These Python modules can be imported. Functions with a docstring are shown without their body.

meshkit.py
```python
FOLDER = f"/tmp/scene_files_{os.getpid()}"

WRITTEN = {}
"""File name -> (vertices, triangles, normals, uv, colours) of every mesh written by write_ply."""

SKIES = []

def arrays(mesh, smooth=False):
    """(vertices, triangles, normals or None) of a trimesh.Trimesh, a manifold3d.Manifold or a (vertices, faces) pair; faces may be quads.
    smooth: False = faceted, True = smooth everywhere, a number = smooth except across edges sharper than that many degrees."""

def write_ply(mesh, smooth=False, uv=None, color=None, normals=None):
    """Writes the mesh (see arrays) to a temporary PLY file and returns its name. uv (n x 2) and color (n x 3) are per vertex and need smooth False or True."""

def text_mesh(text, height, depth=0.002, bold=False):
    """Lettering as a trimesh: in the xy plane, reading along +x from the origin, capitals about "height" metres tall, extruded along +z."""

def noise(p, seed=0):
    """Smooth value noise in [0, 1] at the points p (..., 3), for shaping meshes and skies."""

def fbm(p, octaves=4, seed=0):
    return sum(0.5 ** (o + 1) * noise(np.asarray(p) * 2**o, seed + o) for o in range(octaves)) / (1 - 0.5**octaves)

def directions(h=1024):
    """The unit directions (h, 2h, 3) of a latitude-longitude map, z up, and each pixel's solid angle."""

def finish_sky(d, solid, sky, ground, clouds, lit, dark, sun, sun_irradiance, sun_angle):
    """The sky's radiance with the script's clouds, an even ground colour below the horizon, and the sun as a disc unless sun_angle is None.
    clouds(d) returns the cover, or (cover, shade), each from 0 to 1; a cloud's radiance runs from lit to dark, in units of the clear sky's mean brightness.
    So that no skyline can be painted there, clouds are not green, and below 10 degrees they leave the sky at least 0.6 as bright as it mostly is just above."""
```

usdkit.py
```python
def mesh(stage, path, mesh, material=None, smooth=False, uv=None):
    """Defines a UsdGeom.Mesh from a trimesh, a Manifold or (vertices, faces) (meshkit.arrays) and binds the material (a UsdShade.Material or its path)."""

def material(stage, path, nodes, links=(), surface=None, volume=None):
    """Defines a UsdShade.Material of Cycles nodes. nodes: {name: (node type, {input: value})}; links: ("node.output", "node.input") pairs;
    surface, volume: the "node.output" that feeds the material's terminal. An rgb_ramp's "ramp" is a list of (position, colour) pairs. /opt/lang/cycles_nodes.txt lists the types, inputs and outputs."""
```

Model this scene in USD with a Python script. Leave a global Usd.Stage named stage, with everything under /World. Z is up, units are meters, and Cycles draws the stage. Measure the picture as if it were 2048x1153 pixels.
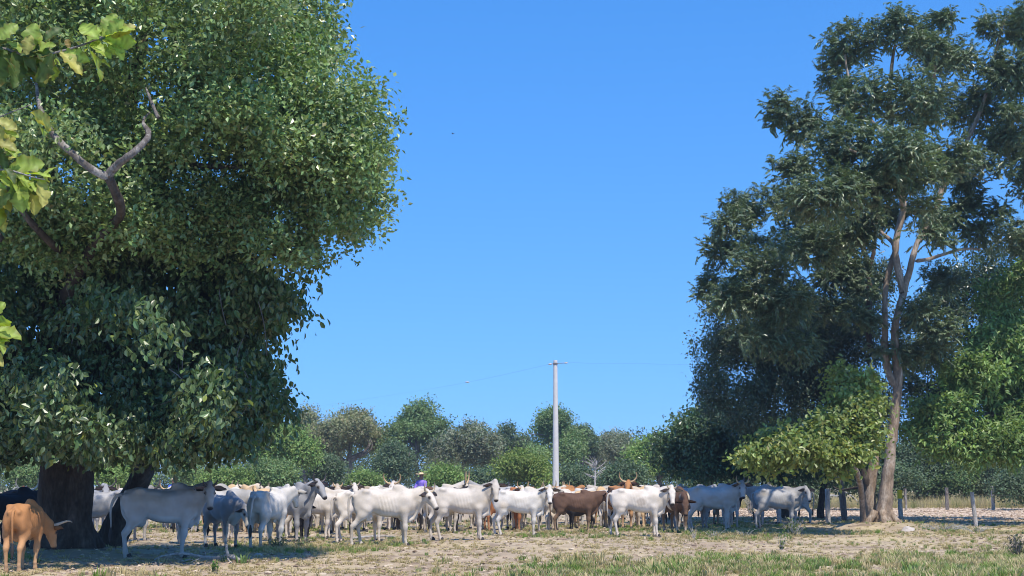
import math
import numpy as np, trimesh, usdkit, meshkit
from pxr import Usd, UsdGeom, UsdLux, UsdShade, Gf, Sdf, Vt

stage = Usd.Stage.CreateInMemory()
UsdGeom.SetStageUpAxis(stage, 'Z'); UsdGeom.SetStageMetersPerUnit(stage, 1.0)
UsdGeom.Xform.Define(stage, '/World'); UsdGeom.Scope.Define(stage, '/World/Looks')

# ---------------------------------------------------------------- camera
W, H, FPX, HORIZON, EYE = 2048.0, 1153.0, 2730.0, 972.0, 1.55        # the photograph's pixels; eye height in metres
PITCH = math.atan((HORIZON - H / 2) / FPX)
cam = UsdGeom.Camera.Define(stage, '/World/camera')
cam.CreateHorizontalApertureAttr(36.0); cam.CreateVerticalApertureAttr(36.0 * 576 / 1024); cam.CreateFocalLengthAttr(36.0 * FPX / W)
cam.CreateClippingRangeAttr(Gf.Vec2f(0.1, 5000)); cam.CreateExposureAttr(0.9)
cam.AddTranslateOp().Set(Gf.Vec3d(0, 0, EYE)); cam.AddRotateXOp().Set(90 + math.degrees(PITCH))

# ---------------------------------------------------------------- sky and sun
SUN_EL = math.radians(58.0); SUN_H = np.array([0.38, -0.92]) / math.hypot(0.38, 0.92)
SUN = np.array([SUN_H[0] * math.cos(SUN_EL), SUN_H[1] * math.cos(SUN_EL), math.sin(SUN_EL)])
sky_mat = usdkit.material(stage, '/World/Looks/sky', {
    'dir': ('geometry', {}), 'lift': ('vector_math', {'math_type': 'multiply_add', 'vector2': (1, 1, 0.7), 'vector3': (0, 0, 0.22)}), 'norm': ('vector_math', {'math_type': 'normalize'}),
    'sky': ('sky_texture', {'sky_type': 'single_scattering', 'sun_disc': False, 'sun_elevation': SUN_EL, 'sun_rotation': math.atan2(SUN_H[0], SUN_H[1]), 'air_density': 1.3, 'aerosol_density': 0.3, 'ozone_density': 5.0}),
    'grade': ('hsv', {'hue': 0.508, 'saturation': 1.33, 'value': 1.0}), 'bg': ('background_shader', {'strength': 0.125})},
    [('dir.position', 'lift.vector1'), ('lift.vector', 'norm.vector1'), ('norm.vector', 'sky.vector'), ('sky.color', 'grade.color'), ('grade.color', 'bg.color')], surface='bg.background')
dome = UsdLux.DomeLight.Define(stage, '/World/sky'); UsdShade.MaterialBindingAPI.Apply(dome.GetPrim()).Bind(sky_mat)
dome.GetPrim().SetCustomDataByKey('kind', 'structure')
sun = UsdLux.DistantLight.Define(stage, '/World/sun'); sun.CreateIntensityAttr(0.80); sun.CreateAngleAttr(0.5); sun.CreateNormalizeAttr(True); sun.CreateColorAttr(Gf.Vec3f(1.0, 0.915, 0.80))
sun.AddOrientOp().Set(Gf.Quatf(Gf.Rotation(Gf.Vec3d(0, 0, 1), Gf.Vec3d(*SUN)).GetQuat()))

# ---------------------------------------------------------------- helpers
RNG = np.random.default_rng(20240711)
_c, _s = math.cos(PITCH), math.sin(PITCH)
def ray(px, py): 
    a, b = (px - W / 2) / FPX, (H / 2 - py) / FPX
    return np.array([a, _c - b * _s, _s + b * _c])
def at(px, py, y):                                                   # the point of the place seen at that pixel of the photograph, y metres away
    d = ray(px, py); return np.array([0, 0, EYE]) + d * (y / d[1])
def gnd(px, py):
    d = ray(px, py); return np.array([0, 0, EYE]) + d * (-EYE / d[2])
def ppm(y): return FPX / (y * _c)                                    # photograph pixels per metre at that distance

used = {}
def numbered(parent, name):
    k = used.get((parent, name), 0); used[(parent, name)] = k + 1
    return name if k == 0 else f'{name}_{k:03d}'
def tag(prim, label=None, category=None, group=None, kind=None):
    for k, v in (('label', label), ('category', category), ('group', group), ('kind', kind)):
        if v: prim.SetCustomDataByKey(k, v)
    return prim
def thing(name, label=None, category=None, loc=(0, 0, 0), rz=0.0, group=None, scale=None, kind=None):
    path = '/World/' + numbered('/World', name)
    x = UsdGeom.Xform.Define(stage, path); x.AddTranslateOp().Set(Gf.Vec3d(*map(float, loc)))
    if rz: x.AddRotateZOp().Set(float(rz))
    if scale: x.AddScaleOp().Set(Gf.Vec3f(scale, scale, scale))
    return tag(x.GetPrim(), label, category, group, kind)
def obj(name, mesh, mat, parent=None, smooth=False, color=None, label=None, category=None, group=None, kind=None):
    p = str(parent.GetPath()) if parent is not None else '/World'
    m = usdkit.mesh(stage, p + '/' + numbered(p, name), mesh, mat, smooth)
    if color is not None:
        UsdGeom.PrimvarsAPI(m).CreatePrimvar('tint', Sdf.ValueTypeNames.Color3fArray, 'vertex').Set(Vt.Vec3fArray.FromNumpy(np.asarray(color, np.float32)))
    return tag(m.GetPrim(), label, category, group, kind)

# ---------------------------------------------------------------- materials
def M(name, nodes, links, **k): return usdkit.material(stage, '/World/Looks/' + name, nodes, links, **k)
def tinted(name, rough=0.8, lo=0.82, hi=1.15, scale=9.0, bump=0.0, bscale=60.0, spec=0.3, detail=4):
    n = {'t': ('attribute', {'attribute': 'tint'}), 'g': ('texture_coordinate', {}), 'n': ('noise_texture', {'scale': scale, 'detail': float(detail), 'roughness': 0.65}),
         'r': ('map_range', {'from_min': 0.25, 'from_max': 0.75, 'to_min': lo, 'to_max': hi}), 'v': ('vector_math', {'math_type': 'scale'}), 'p': ('principled_bsdf', {'roughness': rough, 'specular_ior_level': spec})}
    l = [('g.object', 'n.vector'), ('n.fac', 'r.value'), ('t.color', 'v.vector1'), ('r.result', 'v.scale'), ('v.vector', 'p.base_color')]
    if bump:
        n['bn'] = ('noise_texture', {'scale': bscale, 'detail': 4.0, 'roughness': 0.7}); n['b'] = ('bump', {'strength': bump, 'distance': 0.02})
        l += [('g.object', 'bn.vector'), ('bn.fac', 'b.height'), ('b.normal', 'p.normal')]
    return M(name, n, l, surface='p.BSDF')
def plain(name, col, rough=0.7, spec=0.4, lo=0.8, hi=1.2, scale=14.0, bump=0.15):
    n = {'g': ('texture_coordinate', {}), 'n': ('noise_texture', {'scale': scale, 'detail': 5.0, 'roughness': 0.65}),
         'r': ('rgb_ramp', {'ramp': [(0.25, tuple(c * lo for c in col)), (0.75, tuple(min(c * hi, 0.95) for c in col))]}), 'b': ('bump', {'strength': bump, 'distance': 0.02}), 'p': ('principled_bsdf', {'roughness': rough, 'specular_ior_level': spec})}
    return M(name, n, [('g.object', 'n.vector'), ('n.fac', 'r.fac'), ('r.color', 'p.base_color'), ('n.fac', 'b.height'), ('b.normal', 'p.normal')], surface='p.BSDF')
def leaf_mat(name, rough=0.42, trans=0.3, spec=0.5, glow=(1.3, 1.35, 0.5)):
    n = {'t': ('attribute', {'attribute': 'tint'}), 'p': ('principled_bsdf', {'roughness': rough, 'specular_ior_level': spec}), 'k': ('vector_math', {'math_type': 'multiply', 'vector2': glow}), 'tr': ('translucent_bsdf', {}), 'm': ('mix_closure', {'fac': trans})}
    return M(name, n, [('t.color', 'p.base_color'), ('t.color', 'k.vector1'), ('k.vector', 'tr.color'), ('p.BSDF', 'm.closure1'), ('tr.BSDF', 'm.closure2')], surface='m.closure')
def bark_mat(name, dark, mid, pale, scale=3.0):
    n = {'g': ('geometry', {}), 'mp': ('mapping', {'scale': (1.0, 1.0, 0.35)}), 'n': ('noise_texture', {'scale': scale, 'detail': 6.0, 'roughness': 0.7, 'distortion': 0.6}),
         'n2': ('noise_texture', {'scale': scale * 6, 'detail': 4.0, 'roughness': 0.7}), 'r': ('rgb_ramp', {'ramp': [(0.28, dark), (0.5, mid), (0.68, pale)]}), 'r2': ('map_range', {'from_min': 0.3, 'from_max': 0.7, 'to_min': 0.6, 'to_max': 1.3}),
         'v': ('vector_math', {'math_type': 'scale'}), 'b': ('bump', {'strength': 0.8, 'distance': 0.05}), 'p': ('principled_bsdf', {'roughness': 0.9, 'specular_ior_level': 0.15})}
    return M(name, n, [('g.position', 'mp.vector'), ('mp.vector', 'n.vector'), ('mp.vector', 'n2.vector'), ('n.fac', 'r.fac'), ('n2.fac', 'r2.value'), ('r.color', 'v.vector1'), ('r2.result', 'v.scale'), ('v.vector', 'p.base_color'), ('n2.fac', 'b.height'), ('b.normal', 'p.normal')], surface='p.BSDF')
MAT = dict(
    coat=tinted('coat', 0.75, 0.90, 1.07, 7.0, 0.25, 70.0, 0.2), horn=tinted('horn', 0.45, 0.8, 1.15, 12.0, 0.1, 40.0, 0.4),
    dark=plain('hoof_and_hair', (0.03, 0.027, 0.025), 0.7), eye=plain('eye', (0.012, 0.01, 0.01), 0.15, 0.6, bump=0.0),
    leaf=leaf_mat('leaf'), gloss=leaf_mat('glossy_leaf', 0.34, 0.22, 0.6), dull=leaf_mat('far_leaf', 0.6, 0.28, 0.3), big=leaf_mat('broad_leaf', 0.5, 0.45, 0.35, (1.5, 1.5, 0.45)), blade=leaf_mat('grass_blade', 0.65, 0.35, 0.25, (1.2, 1.2, 0.8)),
    bark_dark=bark_mat('dark_bark', (0.035, 0.028, 0.022), (0.075, 0.058, 0.045), (0.13, 0.105, 0.085)), bark_pale=bark_mat('pale_bark', (0.13, 0.098, 0.074), (0.26, 0.195, 0.138), (0.43, 0.365, 0.295), 2.6),
    bark_grey=bark_mat('grey_bark', (0.07, 0.06, 0.055), (0.16, 0.14, 0.125), (0.36, 0.34, 0.31), 4.0), wood=bark_mat('weathered_wood', (0.22, 0.20, 0.175), (0.40, 0.375, 0.34), (0.56, 0.54, 0.51), 6.0),
    concrete=plain('concrete', (0.50, 0.49, 0.47), 0.85, 0.2, 0.88, 1.08, 3.0, 0.1), metal=plain('dull_metal', (0.10, 0.10, 0.11), 0.5), stone=plain('stone', (0.42, 0.38, 0.34), 0.9, 0.2), clod=plain('clod', (0.26, 0.19, 0.14), 0.95, 0.1),
    litter=tinted('litter', 0.9, 0.8, 1.2, 20.0), ceramic=plain('insulator', (0.35, 0.34, 0.33), 0.3), skin=plain('skin', (0.30, 0.16, 0.10), 0.6, bump=0.0), straw=plain('straw_hat', (0.62, 0.48, 0.28), 0.8), felt=plain('felt_hat', (0.42, 0.33, 0.22), 0.8),
    purple=plain('purple_shirt', (0.24, 0.16, 0.52), 0.85), blue=plain('blue_shirt', (0.02, 0.09, 0.55), 0.85), denim=plain('trousers', (0.04, 0.05, 0.09), 0.9), leather=plain('leather', (0.07, 0.035, 0.02), 0.6), yellow=plain('yellow_paint', (0.62, 0.50, 0.03), 0.8))

# ---------------------------------------------------------------- bodies: smooth implicit surfaces meshed by surface nets
def vec(*a): return np.array(a, float)
def unit(v): v = np.asarray(v, float); return v / (np.linalg.norm(v, axis=-1, keepdims=True) + 1e-12)

class Field:
    def __init__(s, lo, hi, h):
        s.lo, s.h = np.array(lo, float), h
        n = np.ceil((np.array(hi) - s.lo) / h).astype(int) + 1
        s.ax = [s.lo[i] + h * np.arange(n[i]) for i in range(3)]
        s.D = np.full(n, 0.4, np.float32)
    def sub(s, lo, hi):
        sl = []
        for i in range(3):
            a = int(np.clip(np.floor((lo[i] - s.lo[i]) / s.h), 0, len(s.ax[i]) - 1)); b = int(np.clip(np.ceil((hi[i] - s.lo[i]) / s.h) + 1, a + 1, len(s.ax[i])))
            sl.append(slice(a, b))
        return tuple(sl), s.ax[0][sl[0], None, None].transpose(0, 1, 2).reshape(-1, 1, 1), s.ax[1][sl[1]].reshape(1, -1, 1), s.ax[2][sl[2]].reshape(1, 1, -1)
    def join(s, sl, d, k):
        a = s.D[sl]; d = d.astype(np.float32)
        if k <= 0: s.D[sl] = np.minimum(a, d); return
        h = np.maximum(k - np.abs(a - d), 0) / k
        s.D[sl] = np.minimum(a, d) - h * h * k * 0.25
    def carve(s, c, r, k):
        c = np.array(c); sl, X, Y, Z = s.sub(c - r - k, c + r + k)
        d = -(np.sqrt((X - c[0])**2 + (Y - c[1])**2 + (Z - c[2])**2) - r).astype(np.float32)
        a = s.D[sl]; h = np.maximum(k - np.abs(a - d), 0) / k
        s.D[sl] = np.maximum(a, d) + h * h * k * 0.25
    def cone(s, a, b, ra, rb, k=0.05, flat=None, f=1.0):
        a, b = np.array(a, float), np.array(b, float); m = max(ra, rb) + k + 0.05
        sl, X, Y, Z = s.sub(np.minimum(a, b) - m, np.maximum(a, b) + m)
        ba = b - a; L = ba @ ba + 1e-9
        t = np.clip(((X - a[0]) * ba[0] + (Y - a[1]) * ba[1] + (Z - a[2]) * ba[2]) / L, 0, 1)
        qx, qy, qz = X - a[0] - t * ba[0], Y - a[1] - t * ba[1], Z - a[2] - t * ba[2]
        d2 = qx**2 + qy**2 + qz**2
        if flat is not None:
            n = unit(flat); dn = qx * n[0] + qy * n[1] + qz * n[2]
            d2 = d2 + dn**2 * (1 / f**2 - 1)
        s.join(sl, np.sqrt(d2) - (ra + t * (rb - ra)), k)
    def chain(s, pts, rs, k=0.05, flat=None, f=1.0):
        for i in range(len(pts) - 1): s.cone(pts[i], pts[i + 1], rs[i], rs[i + 1], k, flat, f)
    def ell(s, c, r, k=0.05, R=None):
        c, r = np.array(c, float), np.array(r, float); m = r.max() + k + 0.04
        sl, X, Y, Z = s.sub(c - m, c + m)
        x, y, z = X - c[0], Y - c[1], Z - c[2]
        if R is not None: x, y, z = [R[i][0] * x + R[i][1] * y + R[i][2] * z for i in range(3)]
        k0 = np.sqrt((x / r[0])**2 + (y / r[1])**2 + (z / r[2])**2); k1 = np.sqrt((x / r[0]**2)**2 + (y / r[1]**2)**2 + (z / r[2]**2)**2) + 1e-9
        s.join(sl, np.broadcast_to(k0 * (k0 - 1) / k1, (X.shape[0], Y.shape[1], Z.shape[2])), k)
    def loft(s, st, k=0.0, p=2.2):
        st = np.array(st, float); x = s.ax[0]
        from scipy.interpolate import PchipInterpolator as PI_
        q = np.clip(x, st[0, 0], st[-1, 0])
        top, bot, w = [PI_(st[:, 0], st[:, i])(q) for i in (1, 2, 3)]
        zc, hh = (top + bot) / 2, np.maximum((top - bot) / 2, 1e-3); w = np.maximum(w, 1e-3)
        Y, Z = s.ax[1].reshape(1, -1, 1), s.ax[2].reshape(1, 1, -1)
        e = (np.abs(Y) / w[:, None, None])**p + (np.abs(Z - zc[:, None, None]) / hh[:, None, None])**p
        d = (e**(1 / p) - 1) * np.minimum(w, hh)[:, None, None]
        over = np.maximum(np.maximum(st[0, 0] - x, x - st[-1, 0]), 0)[:, None, None]
        s.join((slice(None),) * 3, np.maximum(d, 0) * (over > 0) + np.where(over > 0, over, d), k)
    def mesh(s):
        D = s.D; n = np.array(D.shape); I = D < 0
        c = I[:-1, :-1, :-1].astype(np.int8)
        tot = sum(I[dx:n[0] - 1 + dx, dy:n[1] - 1 + dy, dz:n[2] - 1 + dz].astype(np.int8) for dx in (0, 1) for dy in (0, 1) for dz in (0, 1))
        act = (tot > 0) & (tot < 8); idx = np.argwhere(act); num = np.full(act.shape, -1, np.int64); num[act] = np.arange(len(idx))
        P = np.zeros((len(idx), 3)); C = np.zeros(len(idx)); cor = [(a, b, e) for a in (0, 1) for b in (0, 1) for e in (0, 1)]
        V = {q: D[idx[:, 0] + q[0], idx[:, 1] + q[1], idx[:, 2] + q[2]] for q in cor}
        for q in cor:
            for ax in range(3):
                if q[ax]: continue
                r = list(q); r[ax] = 1; r = tuple(r); m = (V[q] < 0) != (V[r] < 0)
                t = V[q][m] / (V[q][m] - V[r][m]); pt = np.tile(np.array(q, float), (m.sum(), 1)); pt[:, ax] = t; P[m] += pt; C[m] += 1
        P = (P / C[:, None] + idx) * s.h + s.lo
        F = []
        for ax in range(3):
            a = [slice(None)] * 3; b = [slice(None)] * 3; a[ax] = slice(0, -1); b[ax] = slice(1, None)
            u, v = (ax + 1) % 3, (ax + 2) % 3
            ch = I[tuple(a)] != I[tuple(b)]; e = np.argwhere(ch)
            e = e[(e[:, u] > 0) & (e[:, v] > 0) & (e[:, u] < n[u] - 1) & (e[:, v] < n[v] - 1)]
            def g(du, dv):
                w = e.copy(); w[:, u] += du; w[:, v] += dv; return num[w[:, 0], w[:, 1], w[:, 2]]
            Q = np.stack([g(-1, -1), g(0, -1), g(0, 0), g(-1, 0)], 1); ins = I[e[:, 0], e[:, 1], e[:, 2]]
            Q[~ins] = Q[~ins][:, ::-1]; F.append(Q)
        Q = np.vstack(F)
        return P, np.vstack([Q[:, [0, 1, 2]], Q[:, [0, 2, 3]]])

def tube(pts, rad, sides=7, cap=True):
    p = np.asarray(pts, float); rad = np.broadcast_to(rad, (len(p),)); t = unit(np.gradient(p, axis=0))
    a = np.cross(t, np.where(np.abs(t[:, 2:]) < 0.9, [0, 0, 1.0], [1.0, 0, 0])); a = unit(a)
    for i in range(1, len(a)):
        q = a[i - 1] - t[i] * (a[i - 1] @ t[i]); a[i] = q / (np.linalg.norm(q) + 1e-9)
    b = np.cross(t, a); an = np.arange(sides) * 2 * np.pi / sides
    v = (p[:, None] + rad[:, None, None] * (np.cos(an)[None, :, None] * a[:, None] + np.sin(an)[None, :, None] * b[:, None])).reshape(-1, 3)
    i, j = np.meshgrid(np.arange(len(p) - 1), np.arange(sides), indexing='ij'); j2 = (j + 1) % sides
    q = np.stack([i * sides + j, i * sides + j2, (i + 1) * sides + j2, (i + 1) * sides + j], -1).reshape(-1, 4)
    f = [np.vstack([q[:, [0, 1, 2]], q[:, [0, 2, 3]]])]
    if cap:
        n = len(v); v = np.vstack([v, p[0], p[-1]]); k = np.arange(sides); k2 = (k + 1) % sides; m = (len(p) - 1) * sides
        f += [np.stack([np.full(sides, n), k2, k], 1), np.stack([np.full(sides, n + 1), m + k, m + k2], 1)]
    return v, np.vstack(f)
def cat(ms):
    vs, fs, o = [], [], 0
    for v, f in ms:
        vs.append(v); fs.append(np.asarray(f) + o); o += len(v)
    return np.vstack(vs), np.vstack(fs)
def spline(pts, n):
    p = np.asarray(pts, float); from scipy.interpolate import CubicSpline
    u = np.r_[0, np.cumsum(np.linalg.norm(np.diff(p, axis=0), axis=1) + 1e-6)]
    return CubicSpline(u, p)(np.linspace(0, u[-1], n))

def cow_geometry(h=0.024, neck_yaw=0, neck_pitch=24, head_yaw=None, head_pitch=52, steps=(0, 0, 0, 0), thin=0.0, hump=1.0, horn='up', tail=0.0,
                 tail_lift=0.0, calf=False, dewlap=1.0, belly=1.0, horse=False):
    """A zebu cow standing at the origin, facing +x, withers about 1.4 m: (verts, faces, landmarks, {part: mesh})."""
    R = math.radians; hy = R(neck_yaw * 1.3 if head_yaw is None else head_yaw); hp = R(head_pitch); ny, npi = R(neck_yaw), R(neck_pitch)
    dr = lambda y, p: vec(math.cos(p) * math.cos(y), math.cos(p) * math.sin(y), math.sin(p))
    nl = 0.30 if not calf else 0.25
    if horse: nl = 0.40
    B = vec(0.50, 0, 1.16); mid = B + nl * dr(ny * 0.55, npi); poll = mid + nl * dr(ny * 1.15, npi)
    f = dr(hy, -hp); u = vec(math.sin(hp) * math.cos(hy), math.sin(hp) * math.sin(hy), math.cos(hp)); l = np.cross(u, f)
    hs = 0.9 if calf else 1.0
    H = lambda a, b, c=0.0: poll + hs * (a * f + b * u + c * l)
    muz = H(0.5, -0.05)
    lo = np.minimum.reduce([vec(-0.95, -0.42, -0.01), muz - 0.16, poll - 0.2]); hi = np.maximum.reduce([vec(0.86, 0.42, 1.62), muz + 0.16, poll + 0.22])
    lo[2] = -0.012
    F = Field(lo, hi, h)
    w = 1.0 - 0.13 * thin; b = 0.04 * thin - 0.05 * (belly - 1)
    F.loft([(-0.80, 1.16, 1.06, 0.03), (-0.775, 1.22, 0.98, 0.10 * w), (-0.68, 1.29, 0.88, 0.19 * w), (-0.48, 1.375, 0.80 + b, 0.245 * w), (-0.28, 1.34, 0.76 + b, 0.255 * w), (0.0, 1.312, 0.675 + b, 0.305 * w),
            (0.22, 1.32, 0.66 + b, 0.295 * w), (0.42, 1.36, 0.69, 0.245 * w), (0.58, 1.31, 0.73, 0.215), (0.70, 1.20, 0.80, 0.15), (0.76, 1.10, 0.88, 0.07), (0.785, 1.04, 0.95, 0.02)])
    for s in (-1, 1):                                                            # hook bones, pin bones, flank hollows
        F.ell((-0.47, s * 0.215 * w, 1.315), (0.075, 0.05, 0.04), 0.11); F.ell((-0.74, s * 0.10, 1.20), (0.06, 0.04, 0.045), 0.07)
        if not horse: F.carve((-0.31, s * (0.375 + 0.03 * (1 - thin)), 1.15), 0.155, 0.09); F.carve((-0.30, s * 0.40, 0.80), 0.13, 0.10); F.carve((0.28, s * 0.43, 1.12), 0.14, 0.10)
        F.ell((0.47, s * 0.175, 1.02), (0.15, 0.085, 0.28), 0.09)                # shoulder
        F.ell((-0.55, s * 0.155, 0.98), (0.20, 0.105, 0.27), 0.09)               # thigh
    F.cone((-0.7, 0, 1.29), (0.35, 0, 1.325), 0.028, 0.03, 0.07)                 # spine
    if hump > 0: F.ell((0.36, 0, 1.385), (0.17, 0.075, 0.04 + 0.085 * hump), 0.09, [[0.94, 0, -0.34], [0, 1, 0], [0.34, 0, 0.94]])
    for i, s in enumerate((1, -1)):                                              # legs: left, right
        d = steps[i]; o = vec(0, 0, 0)
        F.chain([(0.46, s * 0.165, 0.84), (0.47 + 0.45 * d, s * 0.150, 0.47), (0.465 + 0.55 * d, s * 0.145, 0.42)], [0.100, 0.053, 0.051], 0.07)
        F.chain([(0.465 + 0.55 * d, s * 0.145, 0.42), (0.455 + 0.95 * d, s * 0.14, 0.15), (0.475 + d, s * 0.14, 0.06), (0.49 + d, s * 0.14, 0.03)], [0.050, 0.031, 0.038, 0.045], 0.035)
        d = steps[2 + i]
        F.cone((-0.47, s * 0.165, 0.88), (-0.50 + 0.3 * d, s * 0.16, 0.76), 0.14, 0.105, 0.08)
        F.chain([(-0.50 + 0.3 * d, s * 0.16, 0.76), (-0.655 + 0.6 * d, s * 0.15, 0.53), (-0.69 + 0.65 * d, s * 0.145, 0.47)], [0.105, 0.050, 0.049], 0.07)
        F.chain([(-0.70 + 0.65 * d, s * 0.145, 0.49), (-0.665 + 0.96 * d, s * 0.14, 0.15), (-0.64 + d, s * 0.14, 0.06), (-0.62 + d, s * 0.14, 0.03)], [0.047, 0.033, 0.040, 0.046], 0.035)
    if not horse and not calf: F.ell((-0.40, 0, 0.70), (0.12, 0.10, 0.10), 0.08)  # udder
    F.chain([(0.40, 0, 1.17), mid, poll - 0.03 * f - 0.05 * u], [0.20, 0.150, 0.10], 0.10, l, 0.72)
    F.chain([(0.60, 0, 0.96), mid + vec(0, 0, -0.15) + 0.04 * dr(ny, 0), H(0.08, -0.13)], [0.16, 0.105, 0.075], 0.09, l, 0.75)
    if dewlap > 0:
        q = mid + vec(0, 0, -0.15 - 0.13 * dewlap) + 0.06 * dr(ny, 0)
        F.chain([H(0.10, -0.17), q, vec(0.74, 0.03 * math.sin(ny), 0.80 - 0.10 * dewlap), vec(0.60, 0, 0.70 - 0.06 * dewlap), vec(0.40, 0, 0.67)], [0.03, 0.045, 0.05, 0.055, 0.05], 0.09, l, 0.55)
    F.ell(H(0.09, -0.045), np.array([0.13, 0.095, 0.10]) * hs, 0.05, [l * 0 + f, u, l])
    F.chain([H(0.10, -0.03), H(0.26, -0.03), H(0.42, -0.035)], np.array([0.095, 0.076, 0.058]) * hs, 0.04)
    F.chain([H(0.08, -0.12), H(0.22, -0.115), H(0.42, -0.075)], np.array([0.066, 0.052, 0.038]) * hs, 0.05)
    F.ell(H(0.465, -0.045), np.array([0.055, 0.058, 0.066]) * hs, 0.03, [f, u, l])
    for s in (-1, 1):
        F.ell(H(0.175, 0.012, s * 0.078), np.array([0.05, 0.032, 0.03]) * hs, 0.03, [f, u, l])
        F.carve(H(0.515, -0.02, s * 0.032), 0.012, 0.012)
    v, fc = F.mesh()
    v = v.copy(); v[:, 2] = np.maximum(v[:, 2], 0.0)
    body_n = len(v); more = []
    side = np.clip((np.abs(v[:, 1]) - 0.12) / 0.1, 0, 1) * np.clip((v[:, 2] - 0.74) / 0.08, 0, 1) * np.clip((1.28 - v[:, 2]) / 0.08, 0, 1) * np.clip((v[:, 0] + 0.22) / 0.1, 0, 1) * np.clip((0.34 - v[:, 0]) / 0.1, 0, 1)
    v[:, 1] += np.sign(v[:, 1]) * side * (0.001 + 0.0028 * thin) * np.sin((v[:, 0] + 0.25 * (v[:, 2] - 1)) * 2 * np.pi / 0.082)
    v += (meshkit.noise(v * 7.0, 3)[:, None] - 0.5) * unit(v * vec(0, 1, 0.6) - vec(0, 0, 0.6)) * 0.022 * np.clip((v[:, 2:3] - 0.6) * 5, 0, 1) * (v[:, :1] < 0.62)
    for s in (-1, 1):                                                            # ears: cupped blades
        n = 7; tt = np.linspace(0, 1, n); e = unit(s * l * 0.95 - 0.28 * f - vec(0, 0, 0.22) + 0.12 * u); L = 0.25 * hs * (0.55 if horse else 1)
        if horse: e = unit(u * 0.9 - 0.4 * f + s * l * 0.3)
        base = H(0.055, -0.01, s * 0.085); nn = unit(np.cross(e, np.cross(f + 0.5 * u, e))); sd = np.cross(nn, e)
        wd = 0.062 * hs * np.sin(np.pi * (0.12 + 0.88 * tt)**0.8) + 0.012
        c = base + e * (L * tt)[:, None] - vec(0, 0, 0.05) * (tt**2)[:, None]
        rows = [c + sd * wd[:, None] + nn * 0.012, c - nn * 0.022 + sd * 0 , c - sd * wd[:, None] + nn * 0.012, c - nn * 0.036]
        V = np.stack(rows, 1).reshape(-1, 3); i, j = np.meshgrid(np.arange(n - 1), np.arange(4), indexing='ij')
        q = np.stack([i * 4 + j, i * 4 + (j + 1) % 4, (i + 1) * 4 + (j + 1) % 4, (i + 1) * 4 + j], -1).reshape(-1, 4)
        more.append((V, np.vstack([q[:, [0, 1, 2]], q[:, [0, 2, 3]], [[0, 3, 2], [0, 2, 1], [(n - 1) * 4, (n - 1) * 4 + 1, (n - 1) * 4 + 2], [(n - 1) * 4, (n - 1) * 4 + 2, (n - 1) * 4 + 3]]])))
    ear_n = sum(len(m[0]) for m in more)
    tl = [(-0.76, 0, 1.235), (-0.83, tail * 0.15, 1.20 + 0.10 * tail_lift), (-0.865 - 0.10 * abs(tail) - 0.15 * tail_lift, tail * 0.5, 1.02 + 0.26 * tail_lift), (-0.86 - 0.16 * abs(tail) - 0.2 * tail_lift, tail, 0.78 + 0.2 * tail_lift), (-0.83 - 0.12 * abs(tail) - 0.25 * tail_lift, tail * 1.15, 0.58)]
    tp = spline(tl, 14)
    if horse: more.append(tube(tp, np.linspace(0.05, 0.05, 14), 7))
    else: more.append(tube(tp, np.linspace(0.036, 0.014, 14), 7))
    v, fc = cat([(v, fc)] + more)
    P = {}
    tu = spline([tp[-1] + (tp[-2] - tp[-1]) * 0.4, tp[-1] + (tp[-1] - tp[-2]) * 1.0, tp[-1] + vec(0.01, tail * 0.1, -0.30)], 9)
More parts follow.
